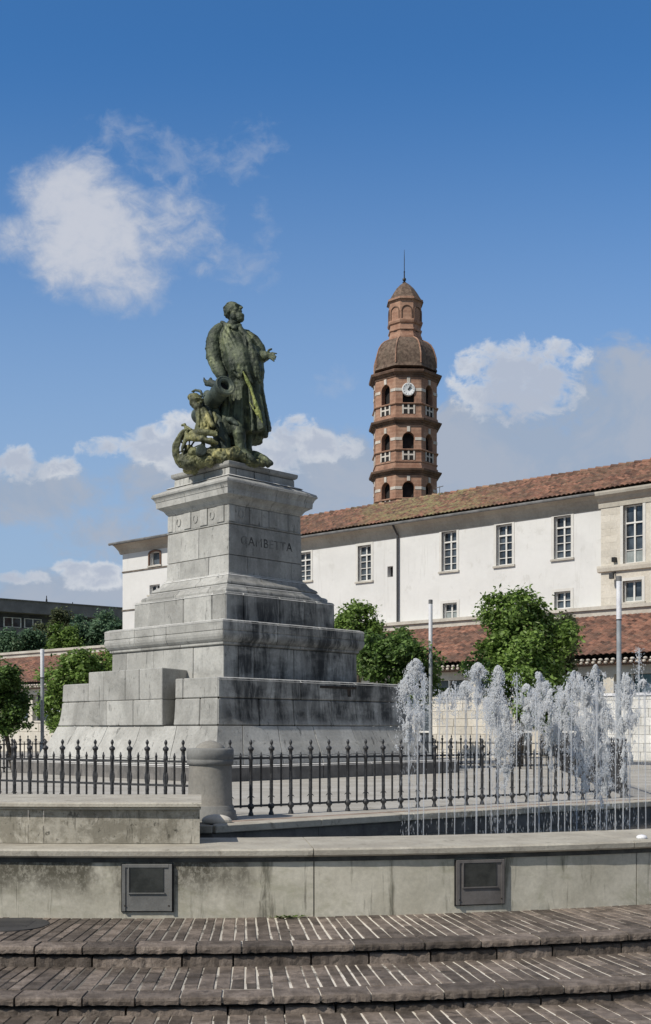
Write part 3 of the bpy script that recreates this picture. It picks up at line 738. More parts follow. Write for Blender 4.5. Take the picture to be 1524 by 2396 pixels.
for zl, hl, zh, hh in ((2.845, 2.994, 2.904, 2.91), (4.165, 2.270, 4.226, 2.18), (4.855, 1.754, 4.917, 1.67), (5.105, 1.478, 5.147, 1.40), (5.38, 1.248, 5.434, 1.19), (7.495, 1.458, 7.525, 1.41), (7.70, 1.20, 7.735, 1.13), (1.02, 3.896, 1.062, 3.84)):
    m = MB(); rows = [[pp(k, -1, h, z) for k in (1, 2, 3, 0)] for h, z in ((hl-.03, zl-.004), (hl, zl), (hh, zh), (hh-.1, zh+.003))]
    m.grid(rows, .5, zl != 2.845); put('sunlit_arris', m, 'stone_sunlit', ped)  # sloped tier edges, bright sunlit rim put into their colour
def text_mesh(s, size, ext, name):
    cu = bpy.data.curves.new(name, 'FONT'); cu.body = s; cu.size = size; cu.extrude = ext; cu.align_x = 'CENTER'; cu.align_y = 'CENTER'; cu.space_character = 1.12
    ob = bpy.data.objects.new(name, cu); COL.objects.link(ob)
    dg = bpy.context.evaluated_depsgraph_get(); me = bpy.data.meshes.new_from_object(ob.evaluated_get(dg))
    bpy.data.objects.remove(ob); return me
me = text_mesh('GAMBETTA', .30, .006, 'inscription'); me.materials.clear(); me.materials.append(M['letter'])
o = bpy.data.objects.new('inscription', me); COL.objects.link(o); o.parent = ped
q = Vector(pp(1, .02, 1.166, 6.22)); o.location = q-Vector(ped.location); o.rotation_euler = (R(90)-.018, 0, R(45))

# ------------------------------------------------------------------ bronze group
sd = Vector((-2.25, 27.6, 8.07))
def S(u, v, d=0): return W(380+u/4.7625, 680+v/4.7625, 27.5+d)
k_ = 27.5/F/4.7625*1.0                        # metres per unit
bs = thing('bronze_statue', 'weathered green bronze statue of a bearded man in long coat beside a cannon', 'statue', tuple(sd))
def sculpt(name, mb, mat, parent, vox=.022, disp=.02, size=.18, smooth_it=2):
    o = put(name, mb, mat, parent, True)
    r = o.modifiers.new('remesh', 'REMESH'); r.mode = 'VOXEL'; r.voxel_size = vox; r.use_smooth_shade = True
    s = o.modifiers.new('smooth', 'SMOOTH'); s.iterations = smooth_it; s.factor = .5
    tx = bpy.data.textures.new(name, 'CLOUDS'); tx.noise_scale = size; tx.noise_depth = 3
    d = o.modifiers.new('displace', 'DISPLACE'); d.texture = tx; d.strength = disp; d.texture_coords = 'OBJECT' if False else 'LOCAL'
    return o
b = MB()
# coat: lofted, folded tube.  rows (v, uL, uR, depth centre, half depth, fold amplitude)
rows_ = [(385, 700, 880, 0, .20, .0), (420, 655, 905, 0, .27, .01), (470, 628, 955, 0, .34, .012), (540, 628, 1010, -.02, .40, .015), (620, 640, 1072, -.05, .45, .02),
         (700, 660, 1105, -.08, .50, .02), (800, 672, 1128, -.10, .52, .025), (900, 690, 1140, -.08, .50, .03), (1000, 690, 1128, -.03, .46, .035), (1100, 668, 1132, 0, .46, .04),
         (1200, 650, 1150, 0, .48, .05), (1300, 640, 1168, 0, .50, .06), (1400, 640, 1185, 0, .52, .065), (1500, 645, 1200, 0, .53, .07), (1585, 650, 1212, 0, .53, .072), (1612, 660, 1206, 0, .50, .07)]
N = 72; rr = []
for v, ul, ur, dc, hd, amp in rows_:
    row = []; uc, hw = (ul+ur)/2, (ur-ul)/2
    for k in range(N):
        a = 2*math.pi*k/N
        f = 1+amp/.42*(math.sin(a*9+1.3+v*.002)+.5*math.sin(a*5+2+v*.003))
        vv = v
        if v > 1350: vv = v+(v-1350)/262*(-math.cos(a)*70+ (20 if math.sin(a) > 0 else -30) + 14*math.sin(a*9))
        x = math.copysign(abs(math.cos(a))**.85, math.cos(a)); y = math.copysign(abs(math.sin(a))**.85, math.sin(a))
        row.append(S(uc+hw*x*(f if abs(x) < .8 else 1+(f-1)*.35), vv, dc+hd*y*f))
    rr.append(row)
b.grid(rr, .5, True); b.cap(rr[0], True); b.cap(rr[-1], False)
# longer rear skirt on the left and pleats on the right hem
b.tube([S(740, 1250, .15), S(735, 1450, .12), S(730, 1620, .08), S(735, 1765, .05)], [.22, .29, .32, .33], 14)
b.tube([S(1010, 1400, .2), S(1010, 1560, .2), S(1010, 1690, .15)], [.26, .27, .24], 12)
b.tube([S(1110, 1350, .1), S(1120, 1500, .1), S(1120, 1635, .1)], [.14, .16, .13], 12)
for ua, ub_, d, r in ((830, 800, -.46, .035), (960, 1010, -.52, .04), (1060, 1150, -.40, .04), (770, 720, -.35, .03), (890, 880, -.52, .03)):
    b.tube([S(ua, 1020, d+.03), S((ua+ub_)/2, 1250, d-.03), S(ub_, 1560, d-.06)], [.015, r, r*1.2], 8, round_=True)
# lapels, front opening, belly folds
b.tube([S(700, 385, -.22), S(735, 450, -.33), S(800, 560, -.42), S(850, 680, -.52), S(870, 860, -.58)], [.06, .06, .055, .045, .04], 8, round_=True)
b.tube([S(860, 400, -.22), S(880, 450, -.30), S(960, 530, -.35), S(1000, 640, -.42), S(1010, 760, -.50), S(1060, 900, -.48), S(1090, 1010, -.42)], [.06, .06, .06, .05, .05, .05, .05], 8, round_=True)
b.tube([S(690, 520, -.30), S(740, 700, -.42), S(790, 900, -.48), S(850, 960, -.52)], [.05, .06, .05, .04], 8, round_=True)
b.tube([S(900, 700, -.58), S(940, 860, -.58), S(990, 1020, -.54)], [.04, .05, .05], 8, round_=True)
b.tube([S(930, 560, -.36), S(1000, 540, -.34), S(1040, 590, -.30)], [.04, .05, .03], 8, round_=True)
for (ua, va, da), (ub_, vb, dbb), r in (((700, 560, -.36), (745, 640, -.44), .03), ((905, 480, -.34), (935, 640, -.46), .03), ((960, 620, -.40), (985, 700, -.48), .03), ((1040, 640, -.36), (1085, 800, -.42), .03),
        ((900, 800, -.60), (880, 960, -.60), .028), ((1020, 780, -.50), (1045, 960, -.50), .03), ((1095, 800, -.36), (1105, 1000, -.36), .03), ((760, 760, -.50), (800, 880, -.56), .028),
        ((690, 1080, -.30), (668, 1400, -.36), .04), ((740, 1100, -.40), (735, 1420, -.50), .035), ((870, 1050, -.50), (900, 1500, -.56), .035), ((1000, 1050, -.46), (1075, 1350, -.50), .03), ((1110, 1080, -.22), (1180, 1560, -.25), .045)):
    b.tube([S(ua, va, da), S((ua+ub_)/2+8, (va+vb)/2, (da+dbb)/2-.02), S(ub_, vb, dbb)], [r*.5, r, r*.8], 7, round_=True)
# sleeve of the lowered arm, with ring wrinkles
pts = [S(640, 430, -.02), S(600, 480, -.05), S(572, 560, -.10), S(566, 640, -.14), S(572, 720, -.18), S(590, 800, -.25), S(625, 880, -.33), S(665, 950, -.42)]
b.tube(pts, [.15, .175, .185, .18, .19, .165, .155, .125], 16, round_=True)
for (u, v, d), r in (((572, 590, -.11), .20), ((563, 660, -.15), .195), ((575, 735, -.19), .20), ((592, 810, -.26), .178), ((618, 870, -.32), .165)):
    c = S(u, v, d); rot = Matrix.Rotation(R(rnd.uniform(-14, 14)), 3, 'Y')
    b.ball(c, (r, r, .035), rot, 18, 6)
# pointing arm
b.tube([S(930, 500, .05), S(1010, 560, .0), S(1070, 650, -.05), S(1100, 740, -.10)], [.15, .165, .17, .16], 14, round_=True)
b.tube([S(1100, 740, -.10), S(1135, 735, -.22), S(1165, 725, -.34)], [.15, .125, .10], 14, round_=True)
b.ball(S(1150, 728, -.30), (.05, .13, .12), None, 14, 8)
# hem boots and legs
b.tube([S(810, 1450, -.25), S(845, 1540, -.50), S(862, 1600, -.55), S(868, 1700, -.52), S(885, 1800, -.52)], [.19, .17, .16, .13, .12], 14, round_=True)
b.tube([S(885, 1810, -.52), S(950, 1850, -.62), S(1010, 1880, -.70)], [.12, .11, .075], 12, round_=True)
b.tube([S(960, 1560, .0), S(945, 1720, -.1), S(955, 1815, -.2)], [.13, .12, .11], 12, round_=True)
b.tube([S(955, 1820, -.2), S(1040, 1845, -.25), S(1120, 1870, -.30), S(1215, 1925, -.38)], [.11, .12, .10, .06], 12, round_=True)
# head
hc = S(785, 238, -.02); fw = Vector((.80, -.55, .22)).normalized(); up = (Vector((0, 0, 1))-fw*fw.z).normalized(); rt = fw.cross(up)
HM = Matrix((fw, -rt, up)).transposed()       # local x = forward, y = left, z = up
def H(f, l, u): return hc+fw*f-rt*l+up*u
def hb(f, l, u, r, n=12): b.ball(H(f, l, u), r, HM, n, 8)
hb(0, 0, .03, (.215, .175, .215), 18); hb(.06, 0, -.10, (.165, .145, .16), 16)
hb(.205, 0, .075, (.045, .14, .028)); hb(.255, 0, -.015, (.06, .036, .036)); b.tube([H(.20, 0, .06), H(.245, 0, -.01)], [.022, .034], 8, round_=True)
for s in (-1, 1):
    hb(.155, s*.085, -.035, (.055, .045, .05)); hb(.175, s*.065, .035, (.03, .028, .018)); hb(-.01, s*.175, -.02, (.045, .022, .065))
    b.tube([H(.225, 0, -.068), H(.20, s*.05, -.08), H(.15, s*.095, -.11)], [.028, .03, .02], 8, round_=True)
    hb(.07, s*.115, -.17, (.085, .06, .10))
hb(.17, 0, -.20, (.12, .115, .11)); hb(.18, 0, -.275, (.095, .09, .07)); hb(.205, 0, -.125, (.03, .05, .02))
for i in range(14):                                          # swept-back wavy hair
    a = rnd.uniform(-1, 1); q = rnd.uniform(0, 1)
    b.tube([H(.10-.12*q, a*.11, .195+.02*q), H(-.02, a*.15, .225-.04*abs(a)), H(-.14, a*.15, .14), H(-.17, a*.13, -.02-.1*q)], [.012, .026, .032, .022], 7, round_=True)
b.tube([H(.05, 0, -.25), H(-.06, 0, -.30), H(-.12, 0, -.38)], [.12, .15, .17], 14, round_=True)
b.tube([S(665, 352, -.10), S(720, 378, -.25), S(785, 400, -.32)], [.045, .05, .035], 8, round_=True)
b.tube([S(870, 385, -.2), S(835, 395, -.28), S(800, 402, -.32)], [.045, .05, .04], 8, round_=True)
b.ball(S(800, 415, -.33), (.07, .05, .05))
# hand of the pointing arm (palm, four fingers, thumb)
hp = S(1185, 718, -.40); b.ball(hp, (.085, .055, .07), Matrix.Rotation(R(10), 3, 'Y'), 12, 8)
for i, (du, dv, L_, dd) in enumerate(((50, -28, 62, -.10), (54, -6, 52, -.12), (48, 18, 48, -.12), (36, 40, 38, -.10))):
    p0 = S(1195, 705+i*14, -.42); p1 = S(1195+du*.75, 705+i*14+dv*.4, -.42+dd*.6); p2 = S(1195+du*.75+L_*.65, 705+i*14+dv*.4+(6 if i == 0 else 22), -.42+dd)
    b.tube([p0, p1, p2], [.028, .025, .018], 8, round_=True)
b.tube([S(1172, 695, -.42), S(1188, 662, -.46), S(1215, 650, -.50)], [.032, .027, .02], 8, round_=True)
person = sculpt('person', b, 'bronze', bs, .0155, .030, .09, 0)
# yellow-green lichened coat edge
m = MB()
m.tube([S(900, 900, -.62), S(945, 1000, -.60), S(985, 1080, -.585), S(1010, 1160, -.60), S(1040, 1260, -.615), S(1080, 1370, -.60), S(1118, 1480, -.56)], [.02, .05, .045, .038, .05, .045, .018], 8, round_=True)
m.tube([S(975, 1245, -.62), S(1010, 1310, -.625), S(1060, 1390, -.61)], [.012, .022, .02], 6, round_=True)
sculpt('coat_edge', m, 'lichen', bs, .014, .03, .07, 1)
# cannon
mu = S(705, 1050, -.98); ax = Vector((.42, -.70, .22)).normalized()
m = MB(); m.lathe(mu, [(.20, -1.55), (.215, -1.50), (.21, -1.2), (.205, -.7), (.20, -.45), (.205, -.42), (.215, -.40), (.205, -.38), (.20, -.20), (.215, -.16), (.24, -.12), (.245, -.04), (.235, .0), (.205, .012), (.20, .0), (.175, .004), (.125, 0), (.115, -.03), (.11, -.6)], 40, axis=ax)
cn = put('cannon', m, 'bronze_pale', bs, True)
m = MB(); m.lathe(mu-ax*.12, [(.10, -.2), (.1105, 0)], 24, axis=ax); put('bore', m, 'void', cn)
m = MB(); m.tube([S(620, 1060, -.75), S(545, 1030, -.62), S(490, 1030, -.5), S(470, 1000, -.5), S(462, 965, -.5)], [.10, .09, .07, .035, .014], 8, round_=True); m.tube([S(500, 1025, -.5), S(540, 985, -.55), S(552, 1030, -.6)], [.03, .05, .05], 8, round_=True)
m.tube([S(330, 1125, -.3), S(370, 1108, -.35), S(430, 1122, -.4), S(440, 1150, -.4)], [.02, .035, .04, .03], 8, round_=True); m.tube([S(345, 1135, -.3), S(390, 1165, -.35), S(440, 1180, -.4)], [.012, .02, .03], 8, round_=True)
sculpt('torn_flag', m, 'bronze_dark', bs, .016, .03, .1, 1)
# crouching soldier: capped head bent against the barrel, big coat falling in one mass, forearm laid across the knees
b = MB()
b.ball(S(368, 1228, -.45), (.15, .16, .19), None, 16, 10); b.ball(S(356, 1190, -.42), (.165, .17, .10), None, 16, 8); b.ball(S(432, 1240, -.60), (.045, .05, .045))
b.ball(S(420, 1205, -.60), (.11, .09, .022), Matrix.Rotation(.25, 3, 'Y')); b.ball(S(395, 1295, -.55), (.11, .10, .10)); b.ball(S(352, 1262, -.58), (.03, .03, .05))
rws = [(1300, 355, 450, .14), (1350, 362, 480, .20), (1410, 372, 500, .24), (1480, 372, 540, .28), (1540, 360, 575, .30), (1575, 350, 590, .28)]
rr = []
for v, ul, ur, hd in rws:
    rr.append([S((ul+ur)/2+(ur-ul)/2*math.cos(2*math.pi*k/36)*(1+.05*math.sin(2*math.pi*k/36*7+v*.01)), v, -.48+hd*math.sin(2*math.pi*k/36)*(1+.10*math.sin(2*math.pi*k/36*7+v*.01))) for k in range(36)])
b.grid(rr, .5, True); b.cap(rr[0], True); b.cap(rr[-1], False)
for u0, v0, u1, v1 in ((400, 1310, 405, 1500), (440, 1320, 480, 1500), (470, 1390, 560, 1520)): b.tube([S(u0, v0, -.64), S((u0+u1)/2+6, (v0+v1)/2, -.74), S(u1, v1, -.76)], [.015, .03, .03], 6, round_=True)
b.tube([S(455, 1330, -.52), S(510, 1420, -.70), S(560, 1505, -.80)], [.09, .085, .06], 10, round_=True)
b.tube([S(330, 1595, -.72), S(420, 1578, -.86), S(520, 1582, -.90), S(592, 1596, -.90)], [.09, .085, .075, .065], 12, round_=True)
b.tube([S(280, 1640, -.62), S(360, 1640, -.80), S(450, 1650, -.86), S(540, 1690, -.84)], [.07, .09, .085, .06], 12, round_=True)
b.tube([S(470, 1665, -.88), S(540, 1668, -.90), S(608, 1700, -.86)], [.05, .065, .04], 10, round_=True)
for i in range(4): b.tube([S(590, 1572+i*13, -.93), S(614, 1574+i*14, -.95)], [.020, .014], 6, round_=True)
b.tube([S(590, 1562, -.92), S(602, 1548, -.92)], [.018, .013], 6, round_=True)
b.tube([S(218, 1500, -.45), S(250, 1492, -.5), S(262, 1520, -.5), S(320, 1550, -.55)], [.025, .04, .045, .04], 8, round_=True)
b.tube([S(262, 1550, -.5), S(275, 1620, -.6), S(215, 1790, -.72)], [.05, .07, .03], 8, round_=True)
sculpt('crouching_soldier', b, 'bronze_ochre', bs, .016, .03, .10, 0)
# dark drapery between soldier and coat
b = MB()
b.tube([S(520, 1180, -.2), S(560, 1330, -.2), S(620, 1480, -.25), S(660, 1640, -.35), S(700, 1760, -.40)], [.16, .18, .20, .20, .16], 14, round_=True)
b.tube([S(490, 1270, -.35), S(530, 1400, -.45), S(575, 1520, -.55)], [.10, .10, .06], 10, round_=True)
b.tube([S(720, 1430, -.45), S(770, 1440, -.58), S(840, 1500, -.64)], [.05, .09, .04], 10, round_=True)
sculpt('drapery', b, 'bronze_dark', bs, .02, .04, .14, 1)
b = MB()
b.tube([S(575, 1370, -.60), S(600, 1430, -.62), S(590, 1500, -.66), S(620, 1560, -.66)], [.045, .05, .035, .03], 8, round_=True)
b.tube([S(640, 1630, -.66), S(690, 1680, -.62)], [.015, .02], 6, round_=True)
sculpt('rifle_butt', b, 'bronze_ochre', bs, .016, .03, .08, 1)
# broken wheel
wc = S(300, 1765, -.55); wa = Vector((-.55, -.75, .15)).normalized(); wu = wa.orthogonal().normalized(); ww_ = wa.cross(wu)
m = MB(); pts = [wc+(wu*math.cos(a)+ww_*math.sin(a))*.44 for a in [R(q) for q in range(0, 361, 12)]]; m.tube(pts, .05, 8)
for q in range(0, 360, 45): a = R(q+10); m.tube([wc, wc+(wu*math.cos(a)+ww_*math.sin(a))*.42], .025, 6)
m.lathe(wc, [(.09, -.10), (.10, 0), (.07, .12)], 14, axis=wa)
for q in range(2):          # curved splash plate hugging the wheel
    cols_ = []
    for k in range(15):
        f = k/14; u = 262-150*math.sin(math.pi*(f*.80+.06))**.9; v = 1545+430*f
        cols_.append([S(u, v, -.62), S(u-6, v, -.38), S(u+34+40*math.sin(math.pi*f), v, -.36), S(u+40+40*math.sin(math.pi*f), v, -.60)])
if True: m.grid(cols_, .5, True); m.cap(cols_[0], True); m.cap(cols_[-1], False)
sculpt('gun_wheel', m, 'bronze_ochre', bs, .016, .03, .1, 1)
m = MB(); dc = S(437, 1775, -1.0); m.lathe(dc, [(.09, -.4), (.12, -.05), (.128, -.04), (.128, 0), (.11, .004)], 28, axis=(.25, -.95, .1)); put('axle_hub', m, 'bronze_dark', bs, True)
# rocky ground of the group
b = MB()
for u, v, d, r in ((290, 1900, -.55, .22), (350, 1815, -.72, .15), (330, 1915, -.75, .18), (450, 1880, -.8, .19), (560, 1800, -.7, .22), (640, 1850, -.78, .22), (720, 1820, -.75, .20), (800, 1830, -.7, .22), (880, 1855, -.65, .18),
                   (520, 1900, -.85, .17), (960, 1905, -.6, .15), (1040, 1930, -.55, .12), (1120, 1945, -.5, .10), (1180, 1950, -.45, .09), (600, 1930, -.2, .4), (900, 1930, -.1, .4), (400, 1930, -.1, .35), (700, 1900, -.1, .4), (700, 1750, .1, .3)):
    c = S(u, v, d); c.z = max(c.z, 8.1); b.ball(c, (r*1.15, r, r*.85), Matrix.Rotation(rnd.uniform(-.5, .5), 3, 'Y'), 7, 5, jit=.7)
zc = 8.072
sculpt('rocky_base', b, 'bronze_ochre', bs, .018, .07, .07, 0)

# ------------------------------------------------------------------ main building
W0 = Vector((12.03, 50.0)); E = Vector((-.7596, .6504)); NO = Vector((-.6504, -.7596))
def B(s, o, z): q = W0+E*s+NO*o; return (q.x, q.y, z)
def s_at(x, o):
    k = (x-CX0)/F; q = W0+NO*o
    return (q.x-k*q.y)/(k*E.y-E.x)
def z_at(x, y, o):
    s = s_at(x, o); D = (W0+E*s+NO*o).y; return EYE+(HY-y)/F*D
def bbox(mb, s0, s1, o0, o1, z0, z1, tone=.5):
    """o1 is the outer face"""
    mb.hexa([B(s0, o0, z0), B(s1, o0, z0), B(s1, o1, z0), B(s0, o1, z0), B(s0, o0, z1), B(s1, o0, z1), B(s1, o1, z1), B(s0, o1, z1)], tone)
def wall_with_holes(mb, s0, s1, z0, z1, o, holes, depth=.35):
    ss = sorted(set([s0, s1]+[h[0] for h in holes]+[h[1] for h in holes])); zz = sorted(set([z0, z1]+[h[2] for h in holes]+[h[3] for h in holes]))
    for a, b_ in zip(ss[:-1], ss[1:]):
        for c_, d_ in zip(zz[:-1], zz[1:]):
            ms, mz_ = (a+b_)/2, (c_+d_)/2
            if any(h[0] < ms < h[1] and h[2] < mz_ < h[3] for h in holes): continue
            mb.face([B(a, o, c_), B(b_, o, c_), B(b_, o, d_), B(a, o, d_)])
    for h in holes:
        a, b_, c_, d_ = h[:4]
        mb.face([B(a, o, c_), B(a, o-depth, c_), B(a, o-depth, d_), B(a, o, d_)]); mb.face([B(b_, o, c_), B(b_, o, d_), B(b_, o-depth, d_), B(b_, o-depth, c_)])
        mb.face([B(a, o, c_), B(b_, o, c_), B(b_, o-depth, c_), B(a, o-depth, c_)]); mb.face([B(a, o, d_), B(a, o-depth, d_), B(b_, o-depth, d_), B(b_, o, d_)])
def window(h, o, parent, cols, rows, top=0, sur=True, blind=0, lab=None, mw=.045):
    a, b_, c_, d_ = h[:4]; od = o-.20
    f = MB(); w = .055
    bbox(f, a, a+w, od-.05, od+.03, c_, d_); bbox(f, b_-w, b_, od-.05, od+.03, c_, d_); bbox(f, a+w, b_-w, od-.05, od+.03, c_, c_+w); bbox(f, a+w, b_-w, od-.05, od+.03, d_-w, d_)
    for i in range(1, cols):
        x = a+(b_-a)*i/cols; ww = mw*(.85 if i*2 == cols else .5); bbox(f, x-ww, x+ww, od-.04, od+.02, c_+w, d_-w)
    zt = d_-(d_-c_)*top if top else d_
    if top: bbox(f, a+w, b_-w, od-.045, od+.035, zt-.035, zt+.035)
    for i in range(1, rows):
        z = c_+(zt-c_)*i/rows; bbox(f, a+w, b_-w, od-.035, od+.012, z-.015, z+.015)
    wo = put('window', f, 'win_frame', parent, label=lab)
    g_ = MB(); g_.face([B(a, od-.06, c_), B(b_, od-.06, c_), B(b_, od-.06, d_), B(a, od-.06, d_)]); put('pane', g_, 'glass', wo)
    if blind: g_ = MB(); g_.face([B(a+w, od-.03, c_+w), B(b_-w, od-.03, c_+w), B(b_-w, od-.03, c_+(d_-c_)*blind), B(a+w, od-.03, c_+(d_-c_)*blind)]); put('blind', g_, 'curtain', wo)
    if sur:
        q = MB(); e = .13
        bbox(q, a-e, a, o-.1, o+.025, c_-.02, d_+e); bbox(q, b_, b_+e, o-.1, o+.025, c_-.02, d_+e); bbox(q, a, b_, o-.1, o+.024, d_, d_+e)
        put('surround', q, 'surround', wo)
    q = MB(); bbox(q, a-.16, b_+.16, o-.2, o+.09, c_-.11, c_-.021); put('sill', q, 'band', wo)
    return wo
def hole(x0, x1, y0, y1, o):
    sa, sb = s_at(x1, o), s_at(x0, o); xm = (x0+x1)/2
    return (sa, sb, z_at(xm, y1, o), z_at(xm, y0, o))
ZE, ZL = 12.1, 7.2
sP = s_at(1407, .25)
bd = thing('long_white_building', 'long white rendered building with tall windows and a mossy red tiled roof, behind the monument', 'building', B(15, 0, ZL))
H_ = [hole(838, 869, 1276, 1359, 0), hole(1034, 1069, 1243, 1335, 0), hole(1162, 1199, 1227, 1322, 0), hole(1297, 1337, 1207, 1306, 0), hole(692, 728, 1293, 1359, 0)]
Hl = [hole(1037, 1070, 1411, 1449, 0), hole(1298, 1336, 1384, 1424, 0)]; Hv = [hole(907, 920, 1325, 1350, 0)]
wl = MB(); wall_with_holes(wl, sP+.01, 27.5, 6.0, ZE-.45, 0, H_+Hl+Hv); put('wall', wl, 'white_wall', bd)
for h in H_: window(h, 0, bd, 2, 4, .26)
for i, h in enumerate(Hl): window(h, 0, bd, 2, 2, 0, blind=(.55 if i == 0 else 0))
q = MB(); a = Hv[0]; q.face([B(a[0], -.3, a[2]), B(a[1], -.3, a[2]), B(a[1], -.3, a[3]), B(a[0], -.3, a[3])]); put('vent', q, 'void', bd)
# cove, gutter
def sweep(mb, s0, s1, prof, n=1, tone=.5):
    ss = [s0+(s1-s0)*k/n for k in range(n+1)]
    mb.grid([[B(s, o, z) for s in ss] for o, z in prof], tone)
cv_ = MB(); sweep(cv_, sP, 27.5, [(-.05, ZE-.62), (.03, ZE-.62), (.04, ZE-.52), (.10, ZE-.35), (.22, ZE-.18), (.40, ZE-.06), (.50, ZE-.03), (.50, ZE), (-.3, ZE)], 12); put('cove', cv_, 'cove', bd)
gt = MB(); gt.tube([B(sP-.1, .58, ZE+.0), B(27.6, .58, ZE+.0)], .075, 8); put('gutter', gt, 'gutter', bd)
dp = MB(); sd_ = s_at(931, .1); dp.tube([B(sd_, .5, ZE-.05), B(sd_, .12, ZE-.5), B(sd_, .12, 7.0)], .055, 8); put('downpipe', dp, 'iron', bd)
def tiled(mb, s0, s1, o0, z0, o1, z1, pitch=.22, rows=22, per=6, jit=.02):
    """roman tiles from the eave (o0,z0) up to (o1,z1)"""
    n = int((s1-s0)/pitch); ss = []; 
    grid = []
    tones = {}
    for r in range(rows):
        for e in (0, 1):
            f = (r+e)/rows; o = o0+(o1-o0)*f; z = z0+(z1-z0)*f+(.045 if e == 0 else .0)
            row = []
            for k in range(n*per+1):
                s = s0+(s1-s0)*k/(n*per); c = int(k/per); h = .055*abs(math.sin(math.pi*k/per))
                jt = noise.noise(Vector((c*1.7, r*2.3, 5)))*jit
                sag = noise.noise(Vector((s*.15, f*2, 1)))*.06
                row.append(B(s, o+jt, z+h+jt+sag))
            grid.append(row)
    ton = lambda a, b_: min(1, max(0, .5+.75*noise.noise(Vector(((b_//per)*3.7+.3, (a//2)*5.1+.7, 2.2)))))
    mb.grid(grid, tonef=ton)
rf = MB(); tiled(rf, -14, 27.6, .68, ZE+.08, -4.4, 14.35, .23, 20, 5); 
rb = MB(); rb.face([B(-14, -4.4, 14.38), B(27.6, -4.4, 14.38), B(27.6, -10, ZE), B(-14, -10, ZE)]); rb.face([B(27.55, .6, ZE+.05), B(27.55, -4.4, 14.35), B(27.55, -10, ZE)]); put('roof_back', rb, 'tiles', bd)
put('roof', rf, 'tiles', bd)
rg = MB(); s = -14
while s < 27.6:
    rg.tube([B(s, -4.4, 14.36), B(s+.42, -4.4, 14.39+rnd.uniform(-.01, .03))], [.11, .13], 8, rnd.random()); s += .4
put('ridge_tiles', rg, 'tiles', bd)
# stone pavilion at the right end
pv = thing('stone_pavilion', 'cream stone end bay with tall window joined to the white building, at the right edge', 'building', B(sP-4, 0, ZL))
hp1 = hole(1459, 1505, 1180, 1317, .25); hp2 = hole(1458, 1503, 1358, 1408, .25); hp3 = hole(1560, 1606, 1170, 1310, .25)
m = MB(); wall_with_holes(m, -14, sP, 6.0, ZE-.35, .25, [hp1, hp2, hp3]); m.face([B(sP, .25, 6), B(sP, -.2, 6), B(sP, -.2, ZE-.35), B(sP, .25, ZE-.35)]); put('wall', m, 'cream_stone', pv)
for k in range(16):                       # ashlar blocks proud of the corner
    z = 7.25+k*.30; L = .75 if k % 2 else .45
    if z > ZE-.8: break
    if 7.25+k*.3 < 8.9 and 7.25+k*.3+.29 > 8.55: continue
    m = MB(); bbox(m, sP-L, sP+.003, .2, .256, z, z+.285, rnd.random()); put('quoin', m, 'cream_stone', pv, bevel=.006)
wd1 = window(hp1, .25, pv, 2, 3, .3, True, .22); window(hp2, .25, pv, 2, 1, 0, True, .25); window(hp3, .25, pv, 2, 3, .3, True, .22)
zb = z_at(1410, 1331, .4)
m = MB(); sweep(m, -14, sP+.12, [(.2, zb-.16), (.38, zb-.13), (.42, zb+.02), (.42, zb+.12), (.2, zb+.16)], 8); m.face([B(sP+.12, o, z) for o, z in [(.2, zb-.16), (.38, zb-.13), (.42, zb+.02), (.42, zb+.12), (.2, zb+.16)]]); put('string_course', m, 'cream_stone', pv)
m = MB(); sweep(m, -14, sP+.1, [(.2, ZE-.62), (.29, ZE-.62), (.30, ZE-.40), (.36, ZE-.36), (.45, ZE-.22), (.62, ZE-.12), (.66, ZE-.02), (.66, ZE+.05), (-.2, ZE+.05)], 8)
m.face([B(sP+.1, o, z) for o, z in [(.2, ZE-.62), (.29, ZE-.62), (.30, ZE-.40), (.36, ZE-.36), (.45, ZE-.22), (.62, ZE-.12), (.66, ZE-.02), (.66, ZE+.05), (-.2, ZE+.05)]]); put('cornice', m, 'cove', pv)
m = MB(); sl_ = s_at(1434, .5); m.tube([B(sl_, .25, zb-.2), B(sl_, .55, zb-.22), B(sl_, .62, zb-.30)], [.03, .03, .05], 8); bbox(m, sl_-.09, sl_+.09, .5, .66, zb-.5, zb-.26); put('wall_lantern', m, 'iron', pv)
m = MB(); bbox(m, sl_-.08, sl_+.08, .25, .45, zb+.25, zb+.45); put('camera_box', m, 'black', pv)
# taller wing on the left
wg = thing('white_wing', 'taller white end wing with a small arched window and grey eaves, left of the pedestal', 'building', B(30, 0, ZL))
wo_ = .3; ZW = 13.0; s287 = s_at(287, wo_)
hw1 = hole(351, 375, 1290, 1322, wo_); hw2 = hole(350, 374, 1368, 1390, wo_)
m = MB(); wall_with_holes(m, 26.5, s287, 6.0, ZW, wo_, [hw1, hw2]); m.face([B(s287, wo_, 6), B(s287, -10, 6), B(s287, -10, ZW), B(s287, wo_, ZW)]); m.face([B(26.5, wo_, 6), B(26.5, wo_, ZW), B(26.5, -10, ZW), B(26.5, -10, 6)]); put('wall', m, 'white_wall', wg)
w1 = window(hw1, wo_, wg, 1, 1, 0, False); window(hw2, wo_, wg, 2, 1, 0, False)
m = MB(); a, b_, c_, d_ = hw1[:4]; arc = [B((a+b_)/2+((b_-a)/2+.06)*math.cos(R(t_)), wo_+.02, d_-.12+.16*math.sin(R(t_))) for t_ in range(0, 181, 15)]
m.tube([B(b_+.06, wo_+.02, c_), *arc[::-1][::-1][::-1][::-1], B(a-.06, wo_+.02, c_)] if False else [B(b_+.06, wo_+.02, c_)]+arc+[B(a-.06, wo_+.02, c_)], .07, 6); put('brick_surround', m, 'brick_dark', wg)
